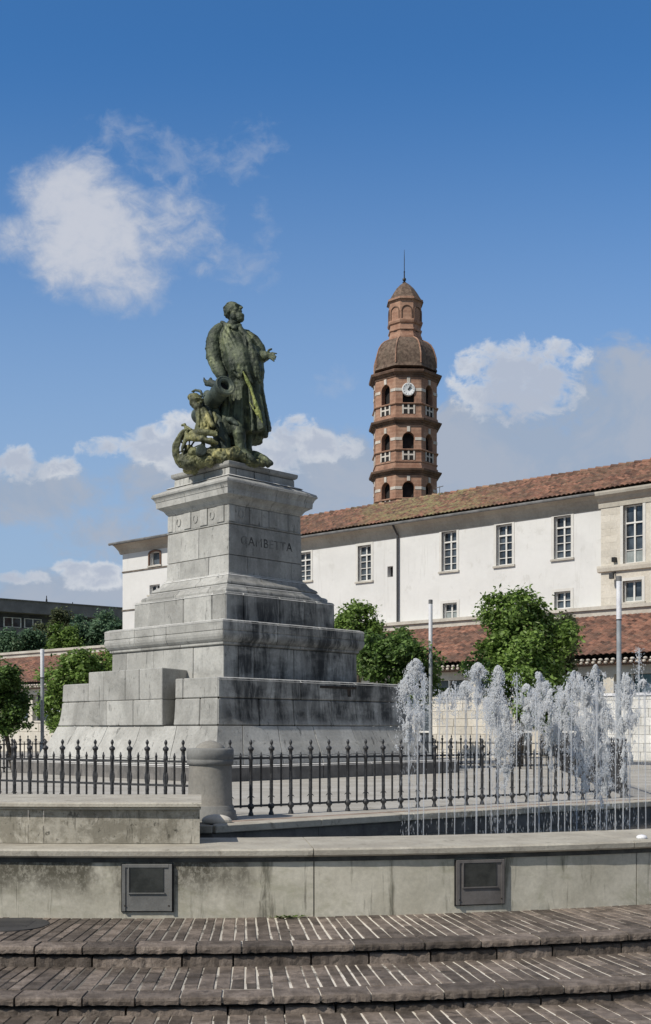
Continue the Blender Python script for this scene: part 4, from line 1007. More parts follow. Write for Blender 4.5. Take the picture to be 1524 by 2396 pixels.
for y in (1338, 1428):
    z = z_at(300, y, wo_); m = MB(); bbox(m, 26.5, s287+.03, wo_, wo_+.04, z-.045, z+.045); put('string_course', m, 'reveal', wg)
m = MB(); pr = [(wo_, ZW-.25), (wo_+.04, ZW-.25), (wo_+.15, ZW-.05), (wo_+.45, ZW+.18), (wo_+.62, ZW+.25), (wo_+.65, ZW+.30)]
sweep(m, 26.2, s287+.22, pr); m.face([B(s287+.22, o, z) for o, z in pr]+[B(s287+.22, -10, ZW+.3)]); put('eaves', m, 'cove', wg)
m = MB(); m.hexa([B(26.0, -10, ZW+.31), B(s287+.28, -10, ZW+.31), B(s287+.28, wo_+.78, ZW+.31), B(26.0, wo_+.78, ZW+.31), B(26.0, -6, ZW+1.5), B(s287-3.4, -6, ZW+1.5), B(s287-3.4, -4, ZW+1.5), B(26.0, -4, ZW+1.5)]); put('roof', m, 'tiles', wg)
m = MB(); m.tube([B(26.0, wo_+.80, ZW+.30), B(s287+.32, wo_+.80, ZW+.30)], .085, 8); put('gutter', m, 'gutter', wg)

# terrace, band, arcade
m = MB(); bbox(m, -14, 62, .0, .34, 6.45, 7.22); bbox(m, -14, 62, .341, .46, 7.05, 7.20)
bn = tag(put('terrace_parapet', m, 'band'), 'pale stone terrace parapet running above the tiled arcade roof', 'wall')
m = MB(); m.face([B(-40, .0, 7.0), B(90, .0, 7.0), B(90, -120, 7.0), B(-40, -120, 7.0)]); struct('terrace', m, 'terrace')
ar = thing('arcade_building', 'long low building with red tiled roof, white eaves tiles and glazed bays below the terrace', 'building', B(20, 5.2, PZ))
m = MB(); tiled(m, -14, 60, 6.05, 4.62, .36, 6.75, .25, 24, 5); put('roof', m, 'tiles_red', ar)
m = MB(); s = -14
while s < 60:
    m.ball(B(s, 5.95, 4.50), (.085, .085, .055), None, 7, 4, rnd.random()); m.ball(B(s+.12, 5.80, 4.40), (.085, .085, .055), None, 7, 4, rnd.random()); s += .26
put('eaves_tiles', m, 'tower_white', ar)
m = MB(); bbox(m, -14, 60, 5.0, 5.72, 4.30, 4.50); put('soffit', m, 'brick_dark', ar)
m = MB(); bbox(m, -14, 60, 5.0, 5.3, 3.95, 4.298); put('lintel', m, 'cream_stone', ar)
m = MB(); bbox(m, -14, 60, 4.6, 4.95, PZ, 4.3); put('inner_wall', m, 'glass', ar)
s = s_at(1424, 5.3)-12.6; k = 0
while s < 58:
    m = MB(); bbox(m, s-.22, s+.22, 4.96, 5.29, PZ, 3.948); put('pillar', m, 'cream_stone', ar)
    f = MB()
    for q_ in (.26, 1.25, 2.25, 2.87): bbox(f, s+q_, s+q_+.07, 4.952, 5.05, PZ+.6, 3.94)
    bbox(f, s+.34, s+2.86, 4.953, 5.04, 2.9, 2.97); bbox(f, s+.34, s+2.86, 4.953, 5.04, 1.7, 1.78)
    put('window_frame', f, 'win_frame', ar); s += 3.15; k += 1

# street-side block walls
def blockwall(name, s0, s1, o, z0, z1, mat, lab, bh=.30, bl=.8):
    th = thing(name, lab, 'wall', B((s0+s1)/2, o, z0)); m = MB(); z = z0; r = 0
    while z < z1-.05:
        zt = min(z+bh, z1); s = s0-(.5*bl if r % 2 else 0)
        while s < s1:
            e = s+bl*rnd.uniform(.8, 1.2); a, b2 = max(s, s0), min(e, s1)
            if b2-a > .05: bbox(m, a+.006, b2-.006, o-.4, o+rnd.uniform(-.004, .004), z+.005, zt-.005, rnd.random())
            s = e
        z += bh; r += 1
    put('masonry', m, mat, th, bevel=.01)
    j = MB(); bbox(j, s0, s1, o-.39, o-.03, z0, z1-.01); put('joint_fill', j, 'band', th)
    j = MB(); bbox(j, s0-.05, s1+.05, o-.45, o+.05, z1, z1+.09); put('coping', j, 'lamp_white' if mat == 'white_block' else 'cream_stone', th)
M['white_block'] = surf('pale_block', (.56, .55, .52), (.70, .69, .66), 1.0, .9, .2, 8, .08, [((.3, .3, .29), (2, 2, 2), .6, .75, .6)])
blockwall('garden_wall', s_at(1215, 9), s_at(1005, 9), 9, PZ, 3.02, 'cream_stone', 'cream stone block wall between the round tree and the big tree, behind the left jets')
blockwall('boundary_wall', s_at(1600, 9), s_at(1345, 9), 9, PZ, 3.0, 'white_block', 'whitewashed block wall behind the water jets at the far right')
blockwall('yard_wall', s_at(150, 12), s_at(-60, 12), 12, PZ, 2.2, 'cream_stone', 'low cream stone wall left of the pedestal foot beside the lamp post', .5, 2.4)

# ------------------------------------------------------------------ bell tower
TC = Vector(((948-CX0)/F*90, 90.0)); TR = R(2.5)
tw = thing('bell_tower', 'tall octagonal red brick bell tower with arched openings, clock and domed tiled top', 'tower', (TC.x, TC.y, 0))
def oc(k, ap, z, off=0):
    """k-th octagon corner for apothem ap"""
    a = R(-90-22.5)+R(45)*k+TR; r = ap/math.cos(R(22.5)); return Vector((TC.x+r*math.cos(a), TC.y+r*math.sin(a), z))
def oprof(mb, prof, tone=.5):
    rows = [[oc(k, ap, z) for k in range(8)] for ap, z in prof]; mb.grid(rows, tone, True); mb.cap(rows[0], True, tone); mb.cap(rows[-1], False, tone)
def tz_(y, D=87.7): return EYE+(HY-y)/F*D
AP = 71.0/F*90
def fpt(k, u, d, z):
    """point on face k: u metres from its centre, d metres outwards of apothem AP"""
    a = R(-90)+R(45)*k+TR; n = Vector((math.cos(a), math.sin(a))); t_ = Vector((-n.y, n.x)); q = TC+n*(AP+d)+t_*u; return (q.x, q.y, z)
fw2 = AP*math.tan(R(22.5))
def face_with_arch(mb, k, z0, z1, hw, zs, zt, dep=.45):
    """wall face k from z0 to z1 with arched hole half width hw, sill zs, crown zt"""
    zc_ = zt-hw; n = 10
    arc = [(hw*math.cos(math.pi*i/n), zc_+hw*math.sin(math.pi*i/n)) for i in range(n+1)]
    P = lambda u, z, d=0: fpt(k, u, d, z)
    mb.face([P(-fw2, z0), P(fw2, z0), P(fw2, zs), P(-fw2, zs)])
    mb.face([P(hw, zs), P(fw2, zs), P(fw2, zc_), P(hw, zc_)]); mb.face([P(-fw2, zs), P(-hw, zs), P(-hw, zc_), P(-fw2, zc_)])
    for i in range(n):
        (a, b_), (c_, d_) = arc[i], arc[i+1]
        ua = fw2*(1-2*i/n); ub = fw2*(1-2*(i+1)/n)
        mb.face([P(a, b_), P(ua if i else fw2, z1 if i else zc_), P(ub, z1 if i+1 < n else zc_), P(c_, d_)] if 0 < i < n-1 else
                ([P(a, b_), P(fw2, zc_), P(fw2, z1), P(ub, z1), P(c_, d_)] if i == 0 else [P(a, b_), P(ua, z1), P(-fw2, z1), P(-fw2, zc_), P(c_, d_)]))
    outl = [(hw, zs)]+arc+[(-hw, zs)]
    for (a, b_), (c_, d_) in zip(outl, outl[1:]+outl[:1]): mb.face([P(a, b_), P(c_, d_), P(c_, d_, -dep), P(a, b_, -dep)])
levels = [(889, 984, 896, 945, 'top'), (1000, 1102, 1011, 1053, 'mid'), (1118, 1400, 1126, 1167, 'low')]
PARTS = []; br = MB(); WB = [MB() for _ in range(8)]; vd = MB(); BL = [MB() for _ in range(24)]; trim = MB(); KY = []
hwA = 13.8/F*88
for yt, yb, yc, ysill, nm in levels:
    z1_, z0_ = tz_(yt-6), tz_(yb); zt, zs = tz_(yc), tz_(ysill); zt = min(zt, z1_-.12)
    for k in range(8):
        face_with_arch(br, k, z0_, z1_, hwA*(.92 if k % 2 else 1), zs, zt)
    # pale bands between the arches
    zb_ = zt-hwA*1.15
    for k in range(8):
        wb_ = MB(); bal = MB(); key = MB(); PARTS.append((wb_, bal, key))
        for sg in (-1, 1):
            a0, a1 = sorted((sg*(hwA+.05), sg*(fw2)))
            p_ = [fpt(k, a0, .035, zb_-.11), fpt(k, a1, .035, zb_-.11), fpt(k, a1, -.05, zb_-.11), fpt(k, a0, -.05, zb_-.11)]
            wq = MB(); wq.hexa(p_+[(x, y, zb_+.11) for x, y, z in p_]); put('pale_band', wq, 'tower_white', tw)
        p_ = [fpt(k, -.12, .06, zt+.02), fpt(k, .12, .06, zt+.02), fpt(k, .12, -.05, zt+.02), fpt(k, -.12, -.05, zt+.02)]
        key.hexa(p_+[(x, y, zt+.42) for x, y, z in p_])
        # sill moulding ring and balustrade window below each arch
        zb2 = zs
        zlo = zs-.78
        q_ = hwA*.95
        # recessed dark opening with pale balusters in front
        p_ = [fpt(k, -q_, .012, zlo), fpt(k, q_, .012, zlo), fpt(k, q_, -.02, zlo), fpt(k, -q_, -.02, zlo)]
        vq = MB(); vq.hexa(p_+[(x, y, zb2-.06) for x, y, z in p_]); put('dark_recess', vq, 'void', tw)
        for u in (-q_, 0.0, q_):
            w_ = .065; p_ = [fpt(k, u-w_, .05, zlo), fpt(k, u+w_, .05, zlo), fpt(k, u+w_, .0, zlo), fpt(k, u-w_, .0, zlo)]
            bal.hexa(p_+[(x, y, zb2-.06) for x, y, z in p_])
        zz_ = (zlo+zb2)/2; p_ = [fpt(k, -q_, .045, zz_-.04), fpt(k, q_, .045, zz_-.04), fpt(k, q_, .0, zz_-.04), fpt(k, -q_, .0, zz_-.04)]
        bal.hexa(p_+[(x, y, zz_+.08) for x, y, z in p_])
    trim = MB(); oprof(trim, [(AP-.1, zs-.06), (AP+.10, zs-.05), (AP+.13, zs+.02), (AP+.10, zs+.06), (AP-.1, zs+.07)])
    put('sill_moulding', trim, 'brick', tw); trim = MB()
    if nm != 'low': oprof(trim, [(AP-.1, zs-.93), (AP+.06, zs-.92), (AP+.06, zs-.84), (AP-.1, zs-.83)]); put('string_moulding', trim, 'brick', tw)
put('brick_wall', br, 'brick', tw); [(put('balustrade', b_, 'tower_white', tw), put('keystone', c_, 'tower_white', tw)) for a_, b_, c_ in PARTS]
m = MB(); oprof(m, [(AP-.47, 10), (AP-.47, tz_(886))]); 
iv = MB()
for k in range(8): pass
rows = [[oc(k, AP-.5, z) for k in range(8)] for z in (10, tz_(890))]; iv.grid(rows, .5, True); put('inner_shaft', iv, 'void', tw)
iv = MB()
for yy_ in (990, 1105, 1172): iv.face([oc(k, AP-.48, tz_(yy_)) for k in range(8)])
put('floor_slab', iv, 'brick_dark', tw)
for ytop, ybot in ((869, 885), (982, 996), (1099, 1113)):
    m = MB(); zt_, zb_ = tz_(ytop, 88), tz_(ybot, 88)
    h = zt_-zb_
    oprof(m, [(AP-.05, zb_-.05), (AP+.05, zb_), (AP+.07, zb_+h*.28), (AP+.17, zb_+h*.34), (AP+.20, zb_+h*.5), (AP+.33, zb_+h*.60), (AP+.38, zb_+h*.85), (AP+.38, zb_+h*.95), (AP-.05, zt_+.05)])
    put('cornice', m, 'brick_dark', tw)
    m = MB(); oprof(m, [(AP+.02, zt_-.1), (AP+.08, zt_-.02), (AP+.08, zt_+.22), (AP-.05, zt_+.24)]) if ytop != 869 else None
    if ytop != 869: put('parapet_band', m, 'brick', tw)
px_ = 90/F
dm = [(72, 877), (69.5, 870), (69.3, 858), (69, 848), (66.5, 838), (63, 826), (57, 815), (50, 808), (43, 804), (38, 801)]
m = MB(); oprof(m, [(r*px_, tz_(y, 90)) for r, y in dm]); put('dome', m, 'tower_tile', tw)
m = MB()
for k in range(8):
    m.tube([oc(k, r*px_*1.005, tz_(y, 90)) for r, y in dm[1:]], .06, 6)
put('dome_hip', m, 'brick', tw)
dr = [(38.5, 801), (38.5, 797), (36, 790), (35.5, 784), (38, 782), (38, 779), (35.5, 777), (35.5, 768), (38.5, 766), (40, 762), (39.5, 759), (36.5, 757), (36.5, 717), (38, 714), (40.5, 712), (40.5, 708), (37, 706)]
m = MB(); oprof(m, [(r*px_, tz_(y, 90)) for r, y in dr]); put('lantern_drum', m, 'brick', tw)
AP_save = AP
def lf(k, u, d, z, ap):
    a = R(-90)+R(45)*k+TR; n = Vector((math.cos(a), math.sin(a))); t_ = Vector((-n.y, n.x)); q = TC+n*(ap+d)+t_*u; return (q.x, q.y, z)
for k in (-1, 0, 1, 2, 3, 4, 5, 6):
    ap = 36.5*px_; m = MB(); zt_ = tz_(722, 89.5); zb_ = tz_(757, 89.5); hw = .40
    pts = [lf(k, hw, .02, zb_, ap)]+[lf(k, hw*math.cos(R(a)), .02, zt_-hw+hw*math.sin(R(a)), ap) for a in range(0, 181, 20)]+[lf(k, -hw, .02, zb_, ap)]
    m.tube(pts, .05, 5); put('blind_arch', m, 'brick_dark', tw)
    m = MB(); p_ = [lf(k, -.18, .02, tz_(775, 89), 35.5*px_), lf(k, .18, .02, tz_(775, 89), 35.5*px_), lf(k, .18, -.1, tz_(775, 89), 35.5*px_), lf(k, -.18, -.1, tz_(775, 89), 35.5*px_)]
    m.hexa(p_+[(x, y, tz_(768, 89)) for x, y, z in p_]); put('small_opening', m, 'void', tw)
cn_ = [(41.5, 713), (39.5, 710), (36.5, 706), (33, 700), (27, 689), (20, 678), (12, 669), (5, 663), (1.5, 661)]
m = MB(); oprof(m, [(r*px_, tz_(y, 90)) for r, y in cn_]); put('lantern_roof', m, 'tower_tile', tw)
m = MB(); m.lathe((TC.x-.05, TC.y, tz_(664, 90)), [(.10, 0), (.16, .10), (.06, .18), (.15, .30), (.13, .42), (.05, .48), (.045, .9), (.07, .95), (.03, 1.0), (.028, 2.0), (.012, 2.7)], 10); put('finial', m, 'black', tw)
# clock
ck = put('clock', (lambda m: (m.lathe(Vector(fpt(0, -.0, .10, tz_(912))), [(14/F*88*1.08, -.25), (14/F*88*1.08, .0), (14/F*88, .03), (14/F*88*.93, .012), (.001, .012)], 40, axis=(math.sin(TR), -math.cos(TR), 0)), m)[1])(MB()), 'clock', tw, True)
m = MB(); c0 = Vector(fpt(0, 0, .145, tz_(912)))
def hand(a, l, w):
    d = Vector((math.sin(a), 0, math.cos(a))); e = Vector((d.z, 0, -d.x))*w
    m.hexa([c0-d*.08-e, c0+d*l-e*.4, c0+d*l+e*.4, c0-d*.08+e]+[x+Vector((0, -.02, 0)) for x in (c0-d*.08-e, c0+d*l-e*.4, c0+d*l+e*.4, c0-d*.08+e)])
hand(R(50), .28, .05); hand(R(22), .38, .035)
for i in range(12):
    a = R(30*i); d = Vector((math.sin(a), 0, math.cos(a))); e = Vector((d.z, 0, -d.x))*.014
    q0, q1 = c0+d*.34+Vector((0, .018, 0)), c0+d*.41+Vector((0, .018, 0)); m.hexa([q0-e, q1-e, q1+e, q0+e]+[x+Vector((0, -.01, 0)) for x in (q0-e, q1-e, q1+e, q0+e)])
put('hands', m, 'black', ck)
# antenna on the roof by the tower
m = MB(); q = Vector(B(s_at(1024, -4), -4.2, 14.3)); q2 = W(1027, 1138, q.y)
m.tube([q, (q.x, q.y, q2.z)], .02, 5); m.tube([W(1020, 1142, q.y), W(1038, 1137, q.y)], .018, 5); m.tube([Vector((q.x+.12, q.y, q.z)), Vector((q.x+.12, q.y, q2.z-.3))], .015, 5)
for i in range(4): c = W(1023+i*4, 1141-i, q.y); m.tube([c+Vector((0, -.12, 0)), c+Vector((0, .12, 0))], .01, 4)
tag(put('roof_antenna', m, 'gutter'), 'thin television antenna on the roof ridge right of the bell tower', 'antenna')

# ------------------------------------------------------------------ distant dark building on the left
fa, fb = Vector((-.36*104, 104)), Vector((-20.0, 118))
dv = (fb-fa).normalized(); nv = Vector((dv.y, -dv.x))
fa = fa-dv*14; Ld = (fb-fa).length+12
def Q(s, o, z): q = fa+dv*s+nv*o; return (q.x, q.y, z)
def qb(mb, s0, s1, o0, o1, z0, z1, t_=.5): mb.hexa([Q(s0, o1, z0), Q(s1, o1, z0), Q(s1, o0, z0), Q(s0, o0, z0), Q(s0, o1, z1), Q(s1, o1, z1), Q(s1, o0, z1), Q(s0, o0, z1)], t_)
db = thing('dark_modern_building', 'long low dark building with a deep flat fascia on the hill at left', 'building', Q(20, 0, 7))
m = MB(); qb(m, 0, Ld, -12, 1.2, 13.15, 14.3); qb(m, 0, Ld, -12, 1.35, 14.3, 14.38); put('fascia', m, 'darkroof', db)
m = MB(); qb(m, 0, Ld, -12, 0, 6.5, 13.15); put('wall', m, 'darkwall', db)
m = MB(); qb(m, 0, Ld, 0.0, .12, 6.5, 11.75); put('lower_wall', m, 'greywall', db)
s = 2.0; i = 0
while s < Ld-2:
    f = MB(); g2 = MB(); w = 1.7
    for a in (0, w/2, w): qb(f, s+a-.05, s+a+.05, 0, .10, 11.8, 12.75)
    qb(f, s+.05, s+w/2-.05, 0, .09, 11.8, 11.86); qb(f, s+w/2+.05, s+w-.05, 0, .09, 11.8, 11.86); qb(f, s+.05, s+w/2-.05, 0, .09, 12.69, 12.75); qb(f, s+w/2+.05, s+w-.05, 0, .09, 12.69, 12.75)
    wo = put('window', f, 'win_frame', db); qb(g2, s+.05, s+w-.05, .0, .03, 11.86, 12.69); put('pane', g2, 'glass', wo)
    s += 3.0 if i % 2 else 2.1; i += 1
for px_x, yt, lab in ((109, 1394, 'tall thin dark mast on the roof of the dark building'), (170, 1412, 'short stubby vent pipe on the roof of the dark building')):
    k = (px_x-CX0)/F; sx_ = (k*fa.y-fa.x)/(dv.x-k*dv.y); q = Vector(Q(sx_, 0, 14.38)); m = MB(); hh = EYE+(HY-yt)/F*q.y-14.38
    m.lathe(q, [(.09, 0), (.09, hh*.5), (.05, hh*.55), (.04, max(hh, .3))], 8); tag(put('roof_mast', m, 'black'), lab, 'mast')

# ------------------------------------------------------------------ trees
def tree(name, base, lobes, n, leaf, mat, label, trunk_r=.12, group=None, cat='tree', asp=.55):
    base = Vector(base); th = thing(name, label, cat, tuple(base), group)
    tr = MB(); zt = max(c[2] for c, r in lobes)
    cx = sum(c[0] for c, r in lobes)/len(lobes); cy = sum(c[1] for c, r in lobes)/len(lobes)
    zb = min(c[2]-r[2]*.4 for c, r in lobes)
    top = Vector((cx, cy, (zb+zt)/2))
    mid = base.lerp(top, .5)+Vector((rnd.uniform(-.1, .1), 0, 0))
    tr.tube([base, mid, top], [trunk_r, trunk_r*.8, trunk_r*.5], 10)
    for c, r in lobes:
        c = Vector(c); st_ = base.lerp(top, rnd.uniform(.55, .9))
        tr.tube([st_, st_.lerp(c, .6)+Vector((0, 0, .1)), c+Vector((0, 0, r[2]*.4))], [trunk_r*.45, trunk_r*.28, trunk_r*.08], 6)
        for _ in range(4):
            q = c+Vector((rnd.uniform(-.7, .7)*r[0], rnd.uniform(-.7, .7)*r[1], rnd.uniform(-.4, .8)*r[2])); tr.tube([c.lerp(st_, .3), q], [trunk_r*.15, trunk_r*.04], 4)
    put('trunk', tr, 'bark', th, True)
    cr = MB(); vol = [r[0]*r[1]*r[2] for c, r in lobes]; tot = sum(vol)
    for (c, r), v in zip(lobes, vol):
        c = Vector(c); cnt = int(n*v/tot)
        subs = []
        for _ in range(13):
            d = Vector((rnd.gauss(0, 1), rnd.gauss(0, 1), rnd.gauss(0, 1)+.15)).normalized()
            rr_ = rnd.uniform(.35, 1.10)
            if rnd.random() < .22: rr_ = rnd.uniform(1.08, 1.22)
            subs.append((c+Vector((d.x*r[0], d.y*r[1], d.z*r[2]))*rr_, rnd.uniform(.22, .44)*max(.38, 1.35-.68*rr_), rnd.uniform(-.10, .32)))
        nt_ = max(6, int(cnt/20))
        for _ in range(nt_):      # leafy twig ends gathered in clumps
            sc_, sr, tb = rnd.choice(subs)
            d = Vector((rnd.gauss(0, 1), rnd.gauss(0, 1), rnd.gauss(0, 1))).normalized()
            rad = sr*rnd.uniform(.5, 1.0)
            p_ = sc_+Vector((d.x*r[0], d.y*r[1], d.z*r[2]))*rad
            d = (d+(p_-c).normalized()*.7)
            tb = tb+.0
            for _ in range(20):
                q = p_+Vector((rnd.gauss(0, 1), rnd.gauss(0, 1), rnd.gauss(0, .8)))*leaf*.8
                a = Vector((rnd.gauss(0, 1), rnd.gauss(0, 1), rnd.gauss(0, .5)-.25)).normalized(); up_ = (d*.8+Vector((rnd.gauss(0, .6), rnd.gauss(0, .6), .7+rnd.gauss(0, .5))))
                w_ = a.cross(up_)
                if w_.length < 1e-3: continue
                w_ = w_.normalized()*leaf*asp*.5; l_ = leaf*rnd.uniform(.55, 1.1)
                cr.face([q, q+a*l_*.5+w_, q+a*l_, q+a*l_*.5-w_], max(0, min(1, tb+rnd.random()*.7)))
    put('crown', cr, mat, th)
    return th
def lob(px, py, D, rx, ry, dd=None): c = W(px, py, D); s = D/F; return (tuple(c), (rx*s, (dd or rx)*s*.9, ry*s))
D1 = 36
tree('tree', W(935, 1780, D1)*1.0, [lob(905, 1555, D1, 65, 60), lob(980, 1545, D1-.8, 54, 52), lob(940, 1515, D1+.5, 60, 35), lob(880, 1530, D1, 45, 40), lob(998, 1590, D1, 34, 48), lob(940, 1610, D1, 60, 35)], 15000, .165, 'leaf_dark', 'round dark green tree standing just right of the pedestal, behind the first water jets', .12)
tree('tree', W(838, 1790, 40), [lob(838, 1432, 40, 30, 26), lob(815, 1455, 40, 26, 24), lob(862, 1458, 40, 24, 28), lob(840, 1480, 40, 48, 40), lob(860, 1520, 40, 34, 40)], 8000, .15, 'leaf', 'slender tree whose pale tip rises beside the upper slab of the pedestal', .10)
D2 = 33
tree('tree', W(1215, 1795, D2), [lob(1215, 1435, D2, 68, 50), lob(1160, 1490, D2, 62, 62), lob(1255, 1490, D2-.4, 68, 62), lob(1205, 1560, D2-.6, 98, 80), lob(1300, 1530, D2, 42, 75), lob(1135, 1572, D2, 40, 62), lob(1250, 1630, D2, 90, 70), lob(1190, 1400, D2, 22, 20), lob(1165, 1425, D2, 28, 22), lob(1228, 1402, D2, 20, 20), lob(1290, 1450, D2, 20, 22)], 26000, .165, 'leaf', 'largest broad leafy tree with bright green crown behind the water jets', .15)
tree('tree', W(1312, 1795, 35), [lob(1312, 1470, 35, 25, 38), lob(1320, 1530, 35, 26, 50), lob(1305, 1600, 35, 30, 60)], 7000, .14, 'leaf_brown', 'narrow olive green tree tucked against the right side of the largest tree', .08)
D3 = 38
tree('tree', W(185, 1790, D3), [lob(195, 1565, D3, 62, 42), lob(240, 1560, D3, 45, 40), lob(150, 1600, D3, 42, 42), lob(195, 1610, D3, 60, 45), lob(125, 1640, D3, 30, 40), lob(230, 1640, D3, 50, 50), lob(150, 1665, D3, 30, 25)], 15000, .165, 'leaf', 'bright leafy tree immediately left of the pedestal', .12)
D4 = 30
tree('tree', W(30, 1800, D4), [lob(8, 1580, D4, 36, 40), lob(10, 1630, D4, 58, 50), lob(35, 1660, D4, 30, 36), lob(0, 1690, D4, 38, 28), lob(-60, 1620, D4, 60, 70), lob(62, 1700, D4, 14, 9)], 20000, .12, 'leaf_dark', 'dark leafy tree cut off by the left edge of the photo', .07)
# terrace trees
hill = [(-30, 1512, 40, 36, 86, 'leaf_hill', 'blue green tree at the far left end of the terrace row'),
        (22, 1514, 34, 34, 84, 'leaf_hill', 'dense blue green tree, first full one of the terrace row'),
        (70, 1512, 34, 36, 85, 'leaf_hill', 'dark bushy tree in the terrace row above the lamp post'),
        (112, 1505, 28, 40, 87, 'leaf_brown', 'browner tree in the terrace row right of the lamp post'),
        (150, 1462, 26, 34, 92, 'leaf_brown', 'taller olive brown tree rising against the dark building'),
        (152, 1505, 34, 42, 83, 'leaf', 'lighter green bush in front of the olive brown tree'),
        (200, 1498, 32, 46, 86, 'leaf_hill', 'blue green tree near the right end of the terrace row'),
        (245, 1492, 32, 50, 85, 'leaf_hill', 'tall blue green tree beside the corner of the white wing'),
        (285, 1500, 26, 40, 82, 'leaf_hill', 'last blue green tree of the terrace row half behind the pedestal slab')]
for x, y, rx, ry, D, mt, lab in hill:
    b0 = W(x, 1600, D); b0.z = 7.0
    L_ = [lob(x, y, D, rx, ry), lob(x-rx*.4, y+ry*.3, D, rx*.7, ry*.7), lob(x+rx*.45, y+ry*.25, D, rx*.65, ry*.7), lob(x+rnd.uniform(-8, 8), y-ry*.55, D, rx*.5, ry*.45)]
    tree('terrace_tree', b0, L_, 6500, .26, mt, lab, .2, 'trees on the terrace at left')
# shrubs in front of the arcade on the left, by the wall
for x, y, rx, ry, D, lab in ((10, 1700, 30, 18, 46, 'low bush at the left edge behind the yard wall'), (132, 1690, 22, 20, 46, 'low bush growing over the yard wall beside the pedestal foot')):
    b0 = W(x, y+ry, D); tree('shrub', b0, [lob(x, y, D, rx, ry)], 1500, .14, 'leaf', lab, .03, cat='shrub')

# ------------------------------------------------------------------ lamp posts
def lamp(x, ytop, D, zb, r, ycol, lab, tip=True, H=None):
    q = W(x, ytop, D); zt = q.z; zc = W(x, ycol, D).z
    th = thing('lamp_post', lab, 'lamp post', (q.x, q.y, zb), 'column lamps around the square')
    m = MB(); m.lathe((q.x, q.y, zb), [(r*1.7, 0), (r*1.7, .05), (r*1.05, .08), (r, .1), (r, zc-zb)], 20); put('pole', m, 'lamp_grey', th, True)
    m = MB(); m.lathe((q.x, q.y, zc), [(r*1.06, 0), (r*1.08, .01), (r*1.08, zt-zc-.12)], 20); put('lamp_tube', m, 'lamp_white', th, True)
    m = MB(); m.lathe((q.x, q.y, zt-.12), [(r*1.15, 0), (r*1.15, .12), (r*.9, .13)], 20); put('cap', m, 'gutter' if tip else 'lamp_white', th)
    m = MB(); m.lathe((q.x, q.y, zc-.03), [(r*1.1, 0), (r*1.1, .03)], 20); put('collar', m, 'iron', th)
lamp(1449, 1349, 29.4, PZ, .062, 1449, 'tall grey column lamp with white upper tube in front of the stone pavilion')
lamp(1008, 1404, 34.6, PZ, .055, 1508, 'slim column lamp with white upper tube between the round tree and the big tree')
lamp(99, 1520, 31, PZ, .048, 1585, 'column lamp with white upper tube at the left, in front of the arcade roof', False)

# ------------------------------------------------------------------ water jets
def oct_(mb, c, r, el):
    i = len(mb.v); x, y, z = c
    mb.v += [(x+r, y, z), (x, y+r, z), (x-r, y, z), (x, y-r, z), (x, y, z+r*el), (x, y, z-r*el)]
    for f in ((0, 1, 4), (1, 2, 4), (2, 3, 4), (3, 0, 4), (1, 0, 5), (2, 1, 5), (3, 2, 5), (0, 3, 5)):
        mb.f.append(tuple(i+k for k in f)); mb.t.append(.5)
jets = [  # x of stem, top y, froth width px, froth length px, distance
    (957, 1578, 24, 150, 12.6), (978, 1542, 25, 150, 13.3), (1045, 1610, 18, 40, 14.0), (1088, 1592, 19, 60, 14.2), (1116, 1550, 22, 90, 13.6), (1165, 1558, 27, 190, 12.9),
    (1150, 1600, 14, 60, 14.4), (1183, 1640, 26, 160, 13.4), (1236, 1600, 20, 110, 12.8), (1262, 1572, 26, 130, 13.8), (1290, 1612, 24, 150, 13.2), (1322, 1595, 18, 150, 12.9),
    (1350, 1568, 22, 190, 14.2), (1372, 1588, 22, 230, 13.5), (1397, 1556, 15, 60, 13.0), (1405, 1600, 26, 230, 14.5), (1420, 1655, 22, 160, 13.1), (1458, 1572, 16, 220, 12.8), (1474, 1568, 14, 180, 13.9), (1512, 1590, 14, 40, 14.6)]
order = ['first', 'second', 'third', 'fourth', 'fifth', 'sixth', 'seventh', 'eighth', 'ninth', 'tenth', 'eleventh', 'twelfth', 'thirteenth', 'fourteenth', 'fifteenth', 'sixteenth', 'seventeenth', 'eighteenth', 'nineteenth', 'last']
WZ = .5
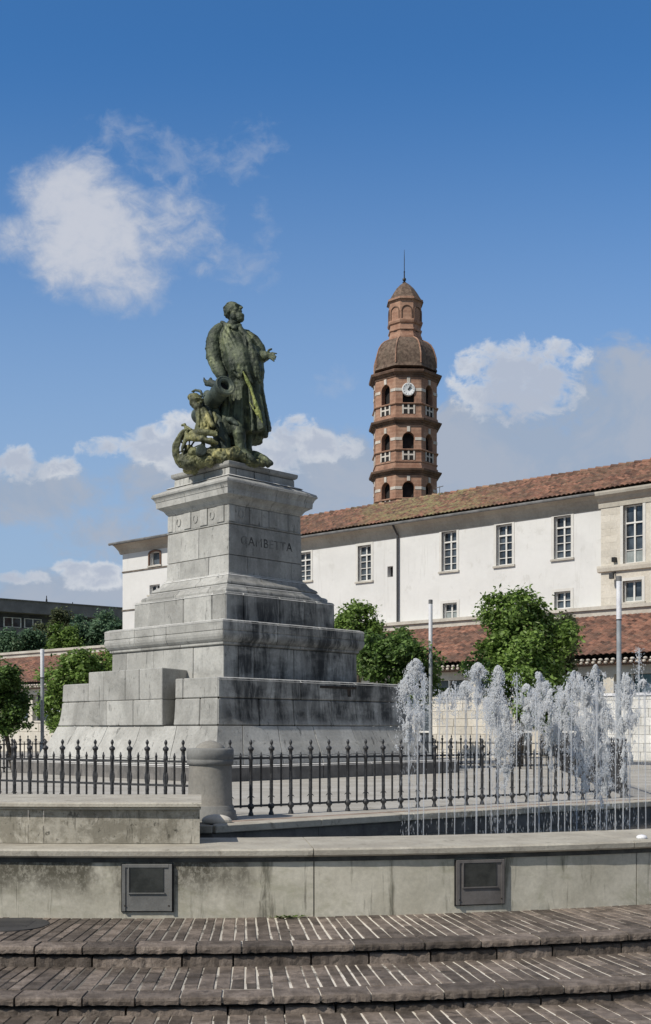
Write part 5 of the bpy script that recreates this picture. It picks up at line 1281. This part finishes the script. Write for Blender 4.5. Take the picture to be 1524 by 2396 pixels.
for idx, (x, yt, fwd, fl, D) in enumerate(sorted(jets)):
    top = W(x, yt, D); pm = D/F
    size = 'tall' if yt < 1575 else ('medium' if yt < 1605 else 'short'); kind = 'broad' if fwd >= 22 else 'thin'
    th = thing('water_jet', '%s %s fountain jet of white frothing water, %s from the left' % (size, kind, order[idx]), 'fountain jet', (top.x, top.y, WZ), 'fountain jets in the basin')
    m = MB(); lean = rnd.uniform(-.02, .02)
    m.tube([(top.x, top.y, WZ), (top.x+lean*.5, top.y, (WZ+top.z)/2), (top.x+lean, top.y, top.z-.1)], [.007, .010, .018], 8); put('stem', m, 'stem', th, True)
    m = MB(); f = MB(); fr_ = fl*pm; cnt = int(2800+fwd*fl*2.7)
    seed = Vector((idx*5.3, idx*2.1, 0)); made = 0; tries = 0
    knots = [(rnd.uniform(-.6, .6), rnd.uniform(.0, .9), rnd.uniform(.6, 1.15)) for _ in range(4)]
    while made < cnt and tries < cnt*8:
        tries += 1
        t_ = rnd.random()**1.15
        dz_ = t_*fr_*1.3
        w_ = fwd*pm*(.25+.75*min(1, t_*4)**.6)*(1+.25*math.sin(t_*8+idx*1.7)+.12*math.sin(t_*21+idx))*.92
        cx_ = fwd*pm*.35*noise.noise(Vector((t_*3, idx*3.3, 1)))*2
        a = rnd.uniform(0, 2*math.pi); rad = w_*abs(rnd.gauss(0, .55))
        p_ = Vector((top.x+lean+cx_+rad*math.cos(a), top.y+rad*math.sin(a), top.z-dz_+.35*(rad/w_)**2*-w_*(1 if t_ < .15 else 0)))
        nv_ = noise.noise(Vector((p_.x*11, p_.y*11, p_.z*5))+seed)+.7*noise.noise(Vector((p_.x*30, p_.y*30, p_.z*13))+seed)
        if nv_ < .03+.62*t_*t_: continue
        oct_(m, p_, rnd.uniform(.0018, .0056), rnd.uniform(1, 2.6)); made += 1
    put('froth', m, 'froth', th)['kind'] = 'stuff'
    # falling drops below the froth
    for _ in range(int(150+fl*1.6)):
        tt = rnd.random(); z = top.z-fr_*.7-tt*tt*(top.z-fr_*.7-WZ-.02)
        a = rnd.uniform(0, 6.28); rad = fwd*pm*(.9+.5*tt)*math.sqrt(rnd.random()); p_ = Vector((top.x+rad*math.cos(a), top.y+rad*math.sin(a), z))
        if noise.noise(Vector((p_.x*14, p_.y*14, p_.z*2))+seed) < -.05: continue
        oct_(f, p_, rnd.uniform(.0015, .0034), rnd.uniform(4, 14))
    put('falling_drops', f, 'mist', th)['kind'] = 'stuff'
# thin clear jets between the frothy ones
thin = [(991, 1700, 12.2), (1027, 1740, 12.3), (1064, 1720, 12.4), (1114, 1730, 12.3), (1137, 1760, 12.5), (1208, 1700, 12.4), (1252, 1740, 12.3), (1307, 1730, 12.5), (1336, 1700, 12.4), (1440, 1720, 12.5), (1494, 1640, 12.7)]
for i, (x, y, D) in enumerate(thin):
    q = W(x, y-120, D); m = MB(); m.tube([(q.x, q.y, WZ), (q.x+.01, q.y, q.z)], [.006, .008], 6)
    for _ in range(200): oct_(m, q+Vector((rnd.gauss(0, .03), rnd.gauss(0, .03), rnd.uniform(-.35, .03))), rnd.uniform(.003, .008), 1.5)
    tag(put('thin_jet', m, 'stem'), 'thin clear pencil of water rising between the frothing jets, %s such from the left' % order[i], 'fountain jet', 'thin jets in the basin')

# ------------------------------------------------------------------ render settings
sc.view_settings.view_transform = 'Standard'; sc.view_settings.look = 'None'; sc.view_settings.exposure = 0; sc.view_settings.gamma = 1
sc.render.engine = 'CYCLES'
